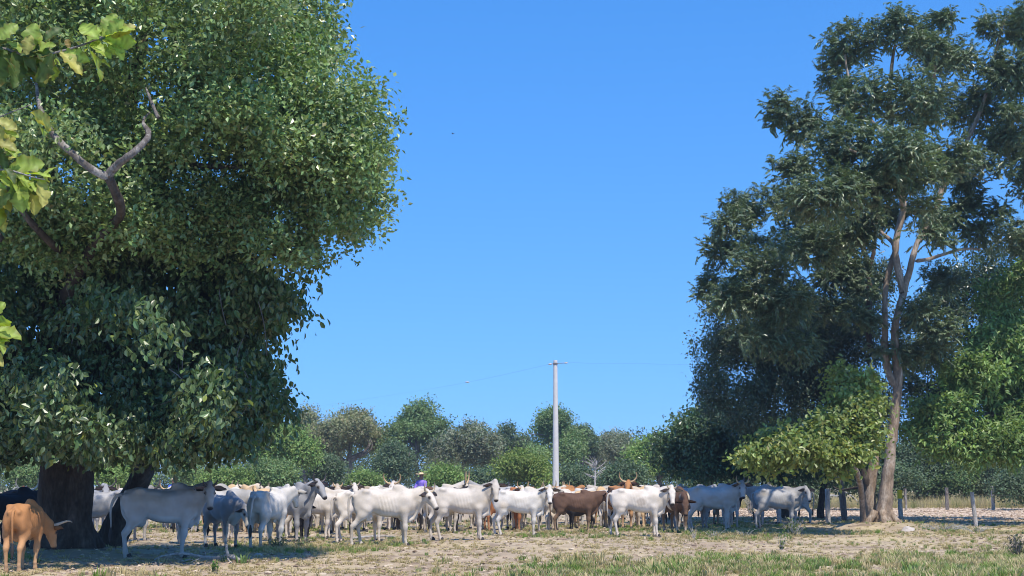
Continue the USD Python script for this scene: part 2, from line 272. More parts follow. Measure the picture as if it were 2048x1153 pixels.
    P['tail_tuft'] = tube(tu, [0.014, 0.025, 0.034, 0.038, 0.038, 0.034, 0.027, 0.018, 0.006], 7)
    for i, s in enumerate((1, -1)):
        for x0, d in ((0.505, steps[i]), (-0.605, steps[2 + i])):
            P.setdefault('hoof', []).append(tube([(x0 + d - 0.012, s * 0.14, 0.085), (x0 + d + 0.005, s * 0.14, 0.03), (x0 + d + 0.012, s * 0.14, 0.0)], [0.047, 0.056, 0.062], 9))
        ey = trimesh.creation.icosphere(1, 0.021 * hs); P.setdefault('eye', []).append((ey.vertices + H(0.178, 0.01, s * 0.099), ey.faces))
        sh = {'up': [(0, 0), (0.085, 0.03), (0.125, 0.10), (0.115, 0.20)], 'stub': [(0, 0), (0.045, 0.03), (0.075, 0.07), (0.08, 0.10)], 'lyre': [(0, 0), (0.12, 0.03), (0.20, 0.12), (0.19, 0.29)],
              'wide': [(0, 0), (0.16, 0.05), (0.33, 0.09), (0.50, 0.06)], 'back': [(0, 0), (0.05, 0.08), (0.085, 0.18), (0.08, 0.30)], 'none': None}[horn]
        if sh:
            back = {'up': 0.05, 'back': 0.16, 'wide': 0.02}.get(horn, 0.04)
            pts = [H(0.02 - back * (i_ / 3.0)**2 + 0.0, 0.02, s * 0.062) + hs * (l * s * a + unit(u * 0.5 + vec(0, 0, 0.6) - 0.1 * f) * c) for i_, (a, c) in enumerate(sh)]
            q = spline(pts, 10); r = 0.034 * hs if horn != 'stub' else 0.028
            P.setdefault('horn', []).append(tube(q, r * np.linspace(1, 0.22, 10)**0.8, 8))
    lm = dict(muz=H(0.50, -0.045), f=f, u=u, l=l, poll=poll, H=H, body_n=body_n, ear_n=ear_n, eyes=[H(0.178, 0.01, s * 0.099) for s in (1, -1)])
    return v, fc, lm, P

# ---------------------------------------------------------------- ground
TREE2 = gnd(1764, 1057); TREE1 = gnd(132, 1108)
def nz(x, y, f, seed): return meshkit.noise(np.stack([np.asarray(x) * f, np.asarray(y) * f, np.zeros_like(np.asarray(x, float))], -1), seed)
def terrain(x, y):
    x, y = np.asarray(x, float), np.asarray(y, float); near = np.clip((140 - y) / 60, 0, 1)
    h = near * (0.09 * (nz(x, y, 0.13, 1) - 0.5) + 0.05 * (nz(x, y, 0.6, 2) - 0.5))
    r2 = ((x - TREE2[0]) / 2.6)**2 + ((y - TREE2[1] + 0.2) / 2.0)**2; h = h + 0.24 * np.exp(-r2) * (0.8 + 0.4 * nz(x, y, 1.6, 5))
    r1 = ((x - TREE1[0]) / 2.2)**2 + ((y - TREE1[1]) / 1.6)**2; h = h + 0.14 * np.exp(-r1)
    g = np.exp(-((y - 49.5 - 0.25 * np.sin(x * 0.9)) / 0.5)**2) * np.clip((x - 16.0) / 0.8, 0, 1) * np.clip((19.8 - x) / 1.5, 0, 1); h = h - 0.16 * g   # washed-out gully right of the tree
    return h
def py_of(y): return HORIZON + EYE * FPX * 1.02 / np.maximum(y, 1)
def px_of(x, y): return W / 2 + x * FPX / (y * _c + 1e-9)
def green_amount(x, y):                                              # how much living grass grows at a place
    px, py = px_of(x, y), py_of(y); n = nz(x, y, 0.45, 11) * 0.6 + nz(x, y, 1.4, 12) * 0.4
    sm = lambda v, a, b: np.clip((v - a) / (b - a), 0, 1)
    front = 0.8 * sm(py - (1134 - 40 * sm(px, 1050, 2048)), -10, 22) * sm(px, 1000, 1180)
    strip = sm(py, 1046, 1054) * sm(1082 - py, 0, 10) * sm(px, 1020, 1090) * sm(1640 - px, 0, 60)
    left = sm(py, 1076, 1086) * sm(1112 - py, 0, 10) * sm(px, 430, 520) * sm(880 - px, 0, 120)
    herd = 0.35 * sm(py, 1035, 1045) * sm(1075 - py, 0, 10)
    far = 0.5 * sm(y, 78, 100)
    return np.clip(np.maximum.reduce([front, strip, left * 0.8, herd, far]) * (0.10 + 1.3 * sm(n, 0.40, 0.66)), 0, 1) + 0.05 * sm(n, 0.6, 0.75)
def field_amount(x, y):                                              # the pale tilled field on the right, behind the fence
    sm = lambda v, a, b: np.clip((v - a) / (b - a), 0, 1)
    w = 3.0 * (nz(x, y, 0.2, 21) - 0.5)
    return sm(y + w, 53, 57) * sm(97 + 0.25 * (x - 25) * 0 - y + w, 0, 4) * sm(x - 5 + w, 0, 6)
ys = np.concatenate([np.linspace(-30, 15, 16)[:-1], 15 * (160 / 15)**(np.linspace(0, 1, 560))**1.0, np.geomspace(165, 4000, 26)])
us = np.concatenate([np.linspace(-2, -0.55, 12)[:-1], np.linspace(-0.5, 0.5, 440), np.linspace(0.55, 2, 12)[1:]])
Yg, Ug = np.meshgrid(ys, us, indexing='ij'); Xg = Ug * np.maximum(Yg, 24.0)
Zg = terrain(Xg, Yg); fine = np.clip((70 - Yg) / 40, 0, 1) * (Yg > 15)
turned = field_amount(Xg, Yg)
Zg = Zg + fine * 0.075 * (meshkit.fbm(np.stack([Xg * 2.6, Yg * 2.6, Xg * 0], -1), 3, 31) - 0.5) + turned * 0.10 * (nz(Xg, Yg, 1.9, 33) - 0.4)
hoof = np.clip(nz(Xg, Yg, 3.4, 61) * 0.6 + nz(Xg, Yg, 6.1, 62) * 0.4 - 0.58, 0, 1) * np.exp(-((Yg - 36) / 9)**2) * (nz(Xg, Yg, 0.35, 63) > 0.4); Zg = Zg - hoof * 0.35
# hoof-trodden rut along the front of the herd
rut = np.exp(-((Yg - 34.6 - 0.35 * np.sin(Xg * 0.7) - 0.3 * (nz(Xg, Yg, 1.1, 35) - 0.5))**2) / 0.10) * np.clip((Xg + 5.2) / 1.5, 0, 1) * np.clip((0.9 - Xg) / 1.5, 0, 1); Zg = Zg - 0.05 * rut
nv, nu = Yg.shape
ii, jj = np.meshgrid(np.arange(nv - 1), np.arange(nu - 1), indexing='ij'); q0 = (ii * nu + jj).ravel()
gf = np.vstack([np.stack([q0, q0 + 1, q0 + nu + 1], 1), np.stack([q0, q0 + nu + 1, q0 + nu], 1)])
gv = np.stack([Xg.ravel(), Yg.ravel(), Zg.ravel()], 1)
GR = green_amount(Xg, Yg); mixc = lambda a, b, t: a + (b - a) * t[..., None]
n1, n2 = nz(Xg, Yg, 0.5, 41), nz(Xg, Yg, 2.3, 42)
soil = mixc(vec(0.285, 0.218, 0.150), vec(0.42, 0.342, 0.243), np.clip(n1 * 0.7 + n2 * 0.5 - 0.1, 0, 1))
straw_c = vec(0.44, 0.36, 0.22)
sm_ = lambda v, a, b: np.clip((v - a) / (b - a), 0, 1)
soil = mixc(soil, straw_c, np.clip(sm_(nz(Xg, Yg, 0.8, 43), 0.42, 0.72) * (0.55 + 0.3 * sm_(Xg, 2, 10)) + 0.8 * sm_(Yg, 75, 105), 0, 0.9))
soil = mixc(soil, vec(0.17, 0.175, 0.075), np.clip(GR * 0.6, 0, 0.6)); soil = mixc(soil, vec(0.56, 0.44, 0.325), turned * 0.9)
gully = np.exp(-((Yg - 49.5 - 0.25 * np.sin(Xg * 0.9)) / 0.4)**2) * (Xg > 16) * (Xg < 19.8); soil = soil * (1 - 1.1 * hoof[..., None]); dung = np.clip((nz(Xg, Yg, 1.9, 65) - 0.74) * 8, 0, 1) * (Yg < 50); soil = mixc(soil, vec(0.17, 0.125, 0.09), dung * 0.7); soil = soil * (1 - 0.35 * gully[..., None]) * (1 - 0.3 * rut[..., None])
MAT['soil'] = tinted('soil', 0.95, 0.80, 1.20, 2.6, 0.9, 16.0, 0.1, 8)
obj('ground', (gv, gf), MAT['soil'], color=soil.reshape(-1, 3), smooth=True, kind='structure')

def scatter(name, protos, P, scales, rots, ids, kind='stuff', label=None, tilt=None):
    """Many small alike things as one PointInstancer."""
    path = '/World/' + numbered('/World', name); pi = UsdGeom.PointInstancer.Define(stage, path); proto = []
    for k, (mesh, mat, col) in enumerate(protos):
        m = usdkit.mesh(stage, f'{path}/{name}_kind_{k}', mesh, mat)
        UsdGeom.PrimvarsAPI(m).CreatePrimvar('tint', Sdf.ValueTypeNames.Color3fArray, 'vertex').Set(Vt.Vec3fArray.FromNumpy(np.asarray(col, np.float32)))
        proto.append(m.GetPath())
    pi.CreatePrototypesRel().SetTargets(proto); pi.CreatePositionsAttr(Vt.Vec3fArray.FromNumpy(np.asarray(P, np.float32)))
    pi.CreateProtoIndicesAttr(Vt.IntArray.FromNumpy(np.asarray(ids, np.int32))); s = np.asarray(scales, np.float32)
    pi.CreateScalesAttr(Vt.Vec3fArray.FromNumpy(s if s.ndim == 2 else np.repeat(s[:, None], 3, 1)))
    pi.CreateOrientationsAttr(Vt.QuathArray([Gf.Quath(float(math.cos(a / 2)), 0, 0, float(math.sin(a / 2))) for a in rots]))
    return tag(pi.GetPrim(), label, None, None, kind)
def tuft(n, hgt, spread, lean, rng, green, tipc):
    vs, fs, cs = [], [], []
    for i in range(n):
        a = rng.uniform(0, 6.28); b = rng.uniform(0, spread); base = vec(math.cos(a) * b, math.sin(a) * b, -0.01); hh = hgt * rng.uniform(0.5, 1.1); o = a + rng.normal(0, 0.7)
        d = vec(math.cos(o), math.sin(o), 0) * lean * rng.uniform(0.3, 1.3) * hh; w = vec(-math.sin(o), math.cos(o), 0) * 0.008 * rng.uniform(0.8, 1.6)
        k = len(vs) * 5; vs.append([base - w, base + w, base + d * 0.35 + vec(0, 0, hh * 0.6) + w * 0.8, base + d * 0.35 + vec(0, 0, hh * 0.6) - w * 0.8, base + d + vec(0, 0, hh * 0.92)])
        fs += [[k, k + 1, k + 2], [k, k + 2, k + 3], [k + 3, k + 2, k + 4]]; c = np.array(green) * rng.uniform(0.95, 1.8); t = 1.35 * np.array(tipc) * rng.uniform(0.7, 1.2); cs += [c, c, (c + t) / 2, (c + t) / 2, t]
    return np.array(vs).reshape(-1, 3), np.array(fs), np.clip(np.array(cs), 0, 1)
def fan_points(n, y0, y1, rng, u=0.42):
    y = np.exp(rng.uniform(math.log(y0), math.log(y1), n)); y = y0 * (y1 / y0)**(rng.uniform(0, 1, n)); x = rng.uniform(-u, u, n) * y; return x, y
rg = np.random.default_rng(5)
gp = []
for k in range(6):
    g, t = [((0.10, 0.16, 0.035), (0.20, 0.26, 0.07)), ((0.085, 0.14, 0.04), (0.15, 0.22, 0.07)), ((0.13, 0.17, 0.05), (0.33, 0.30, 0.14)), ((0.09, 0.15, 0.03), (0.17, 0.25, 0.05)), ((0.30, 0.25, 0.13), (0.42, 0.35, 0.20)), ((0.26, 0.22, 0.11), (0.40, 0.33, 0.19))][k]
    v, f, c = tuft(16, 0.17, 0.09, 0.55, rg, g, t); gp.append(((v, f), MAT['blade'], c))
x, y = fan_points(150000, 21.5, 75, rg); G = green_amount(x, y); ok = rg.uniform(0, 1, len(x)) < G * 0.36; x, y = x[ok][:42000], y[ok][:42000]; G = G[ok][:42000]
tall = 0.55 + 0.9 * nz(x, y, 0.7, 51) * np.clip((34 - y) / 8 + 0.4, 0.4, 1.2)
dry = rg.uniform(0, 1, len(x)) < (0.34 + 0.4 * (nz(x, y, 0.5, 52) > 0.55))
ids = np.where(dry, rg.integers(4, 6, len(x)), rg.integers(0, 4, len(x)))
scatter('grass', gp, np.stack([x, y, terrain(x, y)], 1), tall * rg.uniform(0.6, 1.25, len(x)), rg.uniform(0, 6.28, len(x)), ids, label='short green and straw grass growing in patches over the bare earth')
# sparse dry stubble on the bare earth
x, y = fan_points(16000, 21.5, 60, rg); k = rg.uniform(0, 1, len(x)) < 0.25 + 0.6 * (nz(x, y, 0.9, 53) > 0.55); x, y = x[k], y[k]
scatter('dry_stubble', [gp[4], gp[5]], np.stack([x, y, terrain(x, y)], 1), np.stack([rg.uniform(0.5, 1.1, len(x)), rg.uniform(0.5, 1.1, len(x)), rg.uniform(0.2, 0.5, len(x))], 1), rg.uniform(0, 6.28, len(x)), rg.integers(0, 2, len(x)), label='low dry stubble lying over the bare earth')
# clods, droppings and fallen leaves
def pebble(seed, flat):
    m = trimesh.creation.icosphere(1, 1.0); r = np.random.default_rng(seed); v = m.vertices * r.uniform(0.65, 1.2, (len(m.vertices), 1)); v[:, 2] *= flat; return v, m.faces
cp = []
for k in range(5):
    v, f = pebble(70 + k, 0.5); c = np.array([(0.34, 0.26, 0.185), (0.40, 0.32, 0.235), (0.13, 0.09, 0.065), (0.27, 0.20, 0.14), (0.47, 0.39, 0.29)][k]); cp.append(((v, f), MAT['litter'], np.tile(c, (len(v), 1))))
x, y = fan_points(15000, 21.5, 70, rg); G = green_amount(x, y); k = rg.uniform(0, 1, len(x)) < (1 - G * 0.8) * (0.3 + 0.9 * nz(x, y, 0.6, 55)); x, y = x[k], y[k]
scatter('clods', cp, np.stack([x, y, terrain(x, y)], 1), 0.014 + 0.062 * rg.uniform(0, 1, len(x))**3, rg.uniform(0, 6.28, len(x)), rg.choice(5, len(x), p=[0.3, 0.25, 0.12, 0.25, 0.08]), label='small clods of trodden earth scattered over the ground')
lv = np.array([[-1, 0, 0.05], [0, -0.42, 0.12], [1, 0, 0.1], [0, 0.42, 0.25]]) ; lf = np.array([[0, 1, 2], [0, 2, 3]])
lp = [((lv * vec(1, 1, s), lf), MAT['litter'], np.tile(np.array(c), (4, 1))) for s, c in ((1, (0.38, 0.29, 0.185)), (2, (0.47, 0.37, 0.265)), (1.5, (0.29, 0.195, 0.115)), (3, (0.51, 0.41, 0.30)))]
x, y = fan_points(90000, 48, 100, rg); k = rg.uniform(0, 1, len(x)) < field_amount(x, y) * 0.9; x, y = x[k], y[k]
x2, y2 = fan_points(6000, 21.5, 50, rg); k = rg.uniform(0, 1, len(x2)) < 0.35 + 0.5 * (nz(x2, y2, 0.5, 56) > 0.55); x2, y2 = x2[k], y2[k]; x, y = np.r_[x, x2], np.r_[y, y2]
ftop = terrain(x, y) + field_amount(x, y) * 0.10 * (nz(x, y, 1.9, 33) - 0.4)
scatter('fallen_leaves', lp, np.stack([x, y, ftop + 0.02], 1), np.where(y > 50, 0.075, 0.045) * rg.uniform(0.5, 1.3, len(x)), rg.uniform(0, 6.28, len(x)), rg.integers(0, 4, len(x)), label='pale dry fallen leaves strewn over the tilled field')
# tall dry meadow beyond the herd and behind the far fence
tp_ = []
for k in range(4):
    g, t = [((0.30, 0.25, 0.12), (0.44, 0.36, 0.20)), ((0.24, 0.22, 0.10), (0.40, 0.33, 0.18)), ((0.12, 0.15, 0.05), (0.26, 0.25, 0.11)), ((0.20, 0.17, 0.12), (0.34, 0.27, 0.20))][k]
    v, f, c = tuft(22, 0.85, 0.35, 0.35, rg, g, t); v = v * vec(1, 1, 1); tp_.append(((v, f), MAT['blade'], c))
x, y = fan_points(30000, 95, 170, rg, 0.48); k = rg.uniform(0, 1, len(x)) < 0.75; x, y = x[k], y[k]; near = (y < 98) & (x < 12); x, y = x[~near], y[~near]
scatter('tall_meadow_grass', tp_, np.stack([x, y, terrain(x, y)], 1), rg.uniform(0.55, 1.15, len(x)) * (0.75 + 0.5 * nz(x, y, 0.12, 58)), rg.uniform(0, 6.28, len(x)), rg.choice(4, len(x), p=[0.4, 0.3, 0.18, 0.12]), label='tall straw coloured meadow grass growing behind the herd and the far fence')

# ---------------------------------------------------------------- trees
def runit(rng, n): return unit(rng.normal(size=(n, 3)))
def pxblobs(rows, name_d=None):                                      # (px, py, distance, half width px, half height px, half depth m)
    out = []
    for px, py, d, a, b, dep in rows:
        s = ppm(d); out.append(np.r_[at(px, py, d), a / s, dep, b / s])
    return np.array(out)
def twig_points(B, n, rng, shell=0.55, lump=0.35, gap=0.0, gapf=0.9, seed=0, carve=(), zmin=0.25):
    wt = (B[:, 3] * B[:, 4] * B[:, 5])**(2 / 3); k = rng.choice(len(B), n, p=wt / wt.sum()); u = runit(rng, n)
    l = 1 - lump * 0.5 + lump * (meshkit.noise(u * 2.3 + B[k, :1] * 3.1, seed) * 1.2 - 0.35); r = (shell + (1 - shell) * rng.uniform(0, 1, n)**0.6) * l
    p = B[k, :3] + u * r[:, None] * B[k, 3:]
    ok = p[:, 2] > zmin
    if gap: ok &= meshkit.fbm(p * gapf, 2, seed + 9) > gap
    for c, rad in carve: ok &= np.linalg.norm(p - np.asarray(c), axis=1) > rad
    return p[ok], u[ok]
def clumps(B, n, m, r, rng, flat=0.65, **kw):                          # twigs gathered in tufts at the ends of the boughs
    p, u = twig_points(B, max(1, n // m), rng, **kw); k = rng.uniform(0.5, 1.5, len(p)); q = np.repeat(p, m, 0); uu = np.repeat(u, m, 0); o = runit(rng, len(q)) * rng.uniform(0, 1, (len(q), 1))**0.45 * vec(1, 1, flat) * (1.35 * r * np.repeat(k, m)[:, None])
    return q + o - uu * r * 0.8, unit(o / r + 0.6 * uu + vec(0, 0, 0.45))
def leaves_on(p, u, per, L, spread, rng, lift=0.25, droop=0.35, tlen=0.4, updir=0.8, down=False):
    n = len(p); t = unit(u * (0.7 if not down else 0.25) + 0.55 * rng.normal(size=(n, 3)) + vec(0, 0, lift if not down else -1.3))
    P = np.repeat(p, per, 0); T = np.repeat(t, per, 0); U = np.repeat(u, per, 0); m = len(P); s = rng.uniform(0, 1, (m, 1))
    P = P + T * s * tlen + rng.normal(size=(m, 3)) * spread
    D = unit(T * 0.5 + rng.normal(size=(m, 3)) * 0.75 + vec(0, 0, -droop)); N = unit(vec(0, 0, updir) + U * 0.5 + rng.normal(size=(m, 3)) * 0.55); N = unit(N - D * (N * D).sum(1, keepdims=True))
    return P, D, N, L * rng.uniform(0.65, 1.2, m)
def kite(P, D, N, L, wr, fold=0.25, oval=False):                     # folded blades: one leaf = 2 triangles (kite) or 4 (oval)
    n = len(P); S = np.cross(N, D); L = L[:, None]; w = L * wr
    if not oval:
        V = np.stack([P, P + D * L * 0.42 - S * w + N * w * fold, P + D * L - N * L * 0.08, P + D * L * 0.42 + S * w + N * w * fold], 1); f = np.array([[0, 1, 2], [0, 2, 3]])
    else:
        V = np.stack([P, P + D * L * 0.28 - S * w * 0.85 + N * w * fold, P + D * L * 0.68 - S * w * 0.9 + N * w * fold, P + D * L - N * L * 0.12, P + D * L * 0.68 + S * w * 0.9 + N * w * fold, P + D * L * 0.28 + S * w * 0.85 + N * w * fold, ], 1); f = np.array([[0, 1, 2], [0, 2, 3], [0, 3, 4], [0, 4, 5]])
    k = V.shape[1]; return V.reshape(-1, 3), (f[None] + np.arange(n)[:, None, None] * k).reshape(-1, 3), k
def tints(n, k, base, rng, var=0.28, odd=None, oddp=0.0, patch=None):
    c = np.array(base)[None] * rng.uniform(1 - var, 1 + var, (n, 1)) * rng.normal(1, 0.06, (n, 3))
    if patch is not None: c = c * patch[:, None]
    if odd is not None: m = rng.uniform(0, 1, n) < oddp; c[m] = np.array(odd) * rng.uniform(0.7, 1.2, (m.sum(), 1))
    return np.repeat(np.clip(c, 0.004, 0.9), k, 0)
def leaf_mesh(P, D, N, L, wr, base, rng, oval=False, fold=0.25, **kw):
    v, f, k = kite(P, D, N, L, wr, fold, oval); return (v, f), tints(len(P), k, base, rng, **kw)
def stem(parent, name, pts, mat='bark_dark', n=None, sides=9, rough=0.06, seed=0, **kw):   # (px, py, d, radius px) polyline -> a rough tapering limb
    s = [ppm(q[2]) for q in pts]; P = np.array([at(*q[:3]) for q in pts]); r = np.array([q[3] / k for q, k in zip(pts, s)])
    n = n or max(6, 5 * len(pts)); c = spline(P, n); rr = np.interp(np.linspace(0, 1, n), np.linspace(0, 1, len(r)), r)
    v, f = tube(c, rr, sides); d = meshkit.noise(v * (1.2 / max(r.mean(), 0.04)) * 0.5, seed) - 0.5; i = np.arange(len(v)) // sides; i = np.minimum(i, n - 1)
    v = v + (v - c[i]) * (d * rough * 8)[:, None]
    return obj(name, (v, f), MAT[mat], parent, smooth=True, **kw)

# --- the huge shady tree on the left
rt = np.random.default_rng(101)
t1 = thing('shade_tree', 'huge dense dark green shade tree on the left with cattle sheltering under it', 'tree', (0, 0, 0))
d1 = TREE1[1]
v, f = None, None
F_ = Field((TREE1[0] - 1.6, d1 - 1.1, -0.2), (TREE1[0] + 1.7, d1 + 1.1, 4.2), 0.06); F_.D[:] = 1.0
for (a, b, ra, rb) in [((-0.25, 0, -0.2), (-0.22, 0, 4.3), 0.42, 0.40), ((0.28, -0.12, -0.2), (0.30, -0.1, 4.3), 0.30, 0.27), ((-0.5, 0.2, -0.2), (-0.35, 0.1, 4.3), 0.3, 0.25)]:
    F_.cone(np.array(a) + vec(TREE1[0], d1, 0), np.array(b) + vec(TREE1[0], d1, 0), ra, rb, 0.12)
for k in range(7):
    a = k * 0.9 + 0.3; F_.cone(vec(TREE1[0] + 0.35 * math.cos(a), d1 + 0.3 * math.sin(a), 0.6), vec(TREE1[0] + 1.0 * math.cos(a), d1 + 0.7 * math.sin(a), -0.1), 0.16, 0.10, 0.25)
v, f = F_.mesh(); v = v + (meshkit.fbm(v * vec(5, 5, 1.2), 3, 4) - 0.5)[:, None] * vec(0.10, 0.10, 0)
obj('trunk', (v, f), MAT['bark_dark'], t1, smooth=True)
stem(t1, 'trunk', [(216, 1096, 34.5, 32), (240, 1040, 34.4, 24), (268, 985, 34.2, 20), (293, 930, 34, 18), (318, 870, 33.8, 20), (330, 760, 33.5, 20), (340, 600, 33, 16)], seed=3)
limbs1 = [[(110, 700, 30.6, 40), (150, 560, 28, 26), (215, 460, 25.4, 18), (242, 420, 24.2, 11), (228, 380, 23.5, 10.5), (216, 354, 23.3, 9.5)],
          [(216, 354, 23.3, 9), (182, 338, 23.1, 7.5), (150, 312, 23.0, 7), (112, 276, 23.1, 6), (80, 215, 23.6, 4), (70, 150, 24.2, 3)],
          [(216, 354, 23.3, 9), (238, 328, 23.1, 8), (266, 306, 22.9, 7), (288, 286, 23.0, 6), (296, 262, 23.4, 4), (300, 225, 24.2, 2)],
          [(90, 640, 30.4, 30), (120, 500, 26.5, 13), (80, 465, 25.4, 11), (50, 430, 25, 8), (20, 380, 25, 6)], [(130, 650, 30.6, 40), (200, 420, 29.5, 28), (260, 200, 28.5, 18), (300, 0, 28.5, 12), (320, -160, 28.5, 7)],
          [(200, 420, 29.5, 22), (380, 330, 27.5, 14), (470, 335, 27, 7), (540, 332, 26.6, 5), (600, 325, 26.6, 3)], [(200, 420, 29.5, 20), (380, 180, 28, 13), (520, 60, 27.5, 9), (600, -20, 27.5, 5)], [(150, 500, 30.6, 26), (20, 200, 29, 16), (-120, 20, 29, 9)],
          [(316, 236, 23.4, 4), (306, 212, 23.6, 3.4), (292, 176, 24.2, 1.6)], [(340, 560, 30, 10), (500, 520, 27.5, 6), (600, 500, 26.5, 3)], [(0, 480, 25.4, 10), (-40, 420, 25.2, 8), (-80, 380, 25.2, 6)]]
for i, q in enumerate(limbs1): stem(t1, 'limb', q, 'bark_grey' if i in (1, 2, 5, 8) else 'bark_dark', seed=20 + i, sides=7)
up = pxblobs([(80, 150, 26.8, 240, 215, 4.6), (300, 110, 26.6, 250, 215, 4.6), (500, 170, 26.8, 170, 162, 4.0), (545, 20, 27.5, 112, 110, 3.2), (680, 262, 27.2, 106, 120, 3.0), (600, 330, 27.0, 155, 130, 3.4), (695, 390, 27, 76, 80, 2.2),
              (420, 350, 27.3, 205, 118, 3.8), (150, 380, 26.4, 220, 130, 4.0), (330, 470, 28.2, 230, 75, 3.2), (520, 470, 28, 95, 60, 2.4), (100, 500, 28.4, 170, 80, 3.2), (-150, 200, 28.5, 240, 330, 5), (220, -190, 28.5, 330, 240, 5.2), (480, -150, 28, 130, 150, 4), (655, 452, 27, 95, 44, 1.6), (575, 500, 26.6, 75, 42, 1.6), (620, 105, 27.6, 52, 46, 1.8), (40, -100, 28, 260, 200, 5), (640, 30, 27.8, 34, 60, 1.4)])
for i in range(46):                                                  # loose sprays that break the outline
    b0 = up[rt.integers(0, 13)]; dv = runit(rt, 1)[0]; dv[1] = -abs(dv[1]) * 0.6; w_ = rt.uniform(0.28, 0.62); up = np.vstack([up, np.r_[b0[:3] + unit(dv) * b0[3:] * rt.uniform(0.92, 1.06), w_, w_, w_ * 0.7]])
holes = [(at(x_, y_, d_), r_) for d_ in (21.4, 22.2, 23.0) for x_, y_, r_ in ((180, 318, 0.42), (225, 372, 0.36), (132, 288, 0.30), (262, 304, 0.32), (205, 345, 0.46), (60, 455, 0.22), (300, 215, 0.16))]
p, u = clumps(up, 21500, 13, 0.30, rt, shell=0.68, lump=0.45, gap=0.30, gapf=0.8, seed=3, carve=holes); pi, ui = twig_points(up, 3800, rt, 0.25, 0.2, 0.36, 0.8, 5, holes); k = rt.uniform(0, 1, len(pi)) < 1; p, u = np.vstack([p, pi]), np.vstack([u, ui]); out = (p[:, 0] < at(-60, 500, 28)[0]) | (p[:, 2] > at(0, -70, 28)[2]); k = ~out | (rt.uniform(0, 1, len(p)) < 0.35); p, u = p[k], u[k]
P, D, N, L = leaves_on(p, u, 11, 0.125, 0.10, rt, 0.3, 0.25, 0.45, 0.8)
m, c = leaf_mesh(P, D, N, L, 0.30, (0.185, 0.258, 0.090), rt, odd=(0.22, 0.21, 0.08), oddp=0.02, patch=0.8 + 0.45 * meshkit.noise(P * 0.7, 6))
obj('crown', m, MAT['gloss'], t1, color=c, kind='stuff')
low = pxblobs([(90, 600, 30.5, 250, 190, 3.8), (320, 600, 30.5, 215, 190, 3.8), (455, 600, 30, 95, 160, 3.0), (490, 745, 30, 75, 90, 2.4), (420, 790, 29.8, 140, 110, 3.0), (200, 780, 30, 230, 120, 3.6), (-60, 740, 30.5, 170, 170, 3.6), (330, 850, 27.4, 105, 55, 1.4), (400, 800, 27.6, 70, 40, 1.0), (130, 862, 27.8, 140, 52, 1.4), (460, 862, 29.6, 85, 60, 2.0), (560, 790, 29.6, 32, 30, 1.0), (520, 560, 29, 70, 60, 2.0), (545, 690, 29.6, 30, 50, 1.0), (598, 520, 28, 42, 34, 1.0), (568, 590, 28.6, 34, 46, 1.0), (560, 860, 29.6, 16, 26, 0.6), (-60, 880, 29.5, 120, 50, 2.4), (230, 880, 29, 160, 48, 2.6)])
for i in range(30): low = np.vstack([low, pxblobs([(rt.uniform(0, 555), 570 + 350 * rt.uniform(0, 1)**0.7, rt.uniform(25.0, 26.6), rt.uniform(20, 38), rt.uniform(20, 36), rt.uniform(0.3, 0.5))])])
p, u = clumps(low, 4700, 8, 0.24, rt, flat=1.3, shell=0.6, lump=0.4, gap=0.28, gapf=0.8, seed=13, zmin=2.1); pi, ui = twig_points(low[:13], 1500, rt, 0.2, 0.2, 0.25, 0.8, 15, zmin=2.3); p, u = np.vstack([p, pi]), np.vstack([u, ui])
P, D, N, L = leaves_on(p, u, 13, 0.165, 0.11, rt, 0.1, 0.7, 0.6, 0.55, down=True); k = P[:, 2] > 1.75 + 0.95 * meshkit.noise(P * vec(1.1, 1.1, 0), 17); P, D, N, L = P[k], D[k], N[k], L[k]
order = np.argsort(np.hypot(P[:, 0] - 0, P[:, 1]) - 0.25 * rt.uniform(0, 1, len(P))); vis = (np.abs(px_of(P[:, 0], P[:, 1]) - 290) < 280) & (P[:, 2] < 7); front = order[vis[order]][:280]
rest = np.setdiff1d(np.arange(len(P)), front)
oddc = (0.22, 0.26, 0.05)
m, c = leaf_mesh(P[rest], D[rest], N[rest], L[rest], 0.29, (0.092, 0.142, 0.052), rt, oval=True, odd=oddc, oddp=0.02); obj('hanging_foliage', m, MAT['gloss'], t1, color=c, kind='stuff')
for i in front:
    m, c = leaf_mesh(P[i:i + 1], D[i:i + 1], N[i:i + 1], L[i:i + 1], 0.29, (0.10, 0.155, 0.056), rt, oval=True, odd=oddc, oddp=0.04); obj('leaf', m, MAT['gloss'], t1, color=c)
for i in range(16):                                                  # thin hanging vines
    px, py = rt.uniform(40, 520), rt.uniform(560, 800); d = rt.uniform(26.5, 29); ln = rt.uniform(70, 160)
    stem(t1, 'vine', [(px, py, d, 1.0), (px + rt.normal(0, 12), py + ln * 0.5, d, 0.9), (px + rt.normal(0, 18), min(py + ln, 950), d, 0.7)], 'bark_grey', sides=4, seed=i, rough=0)

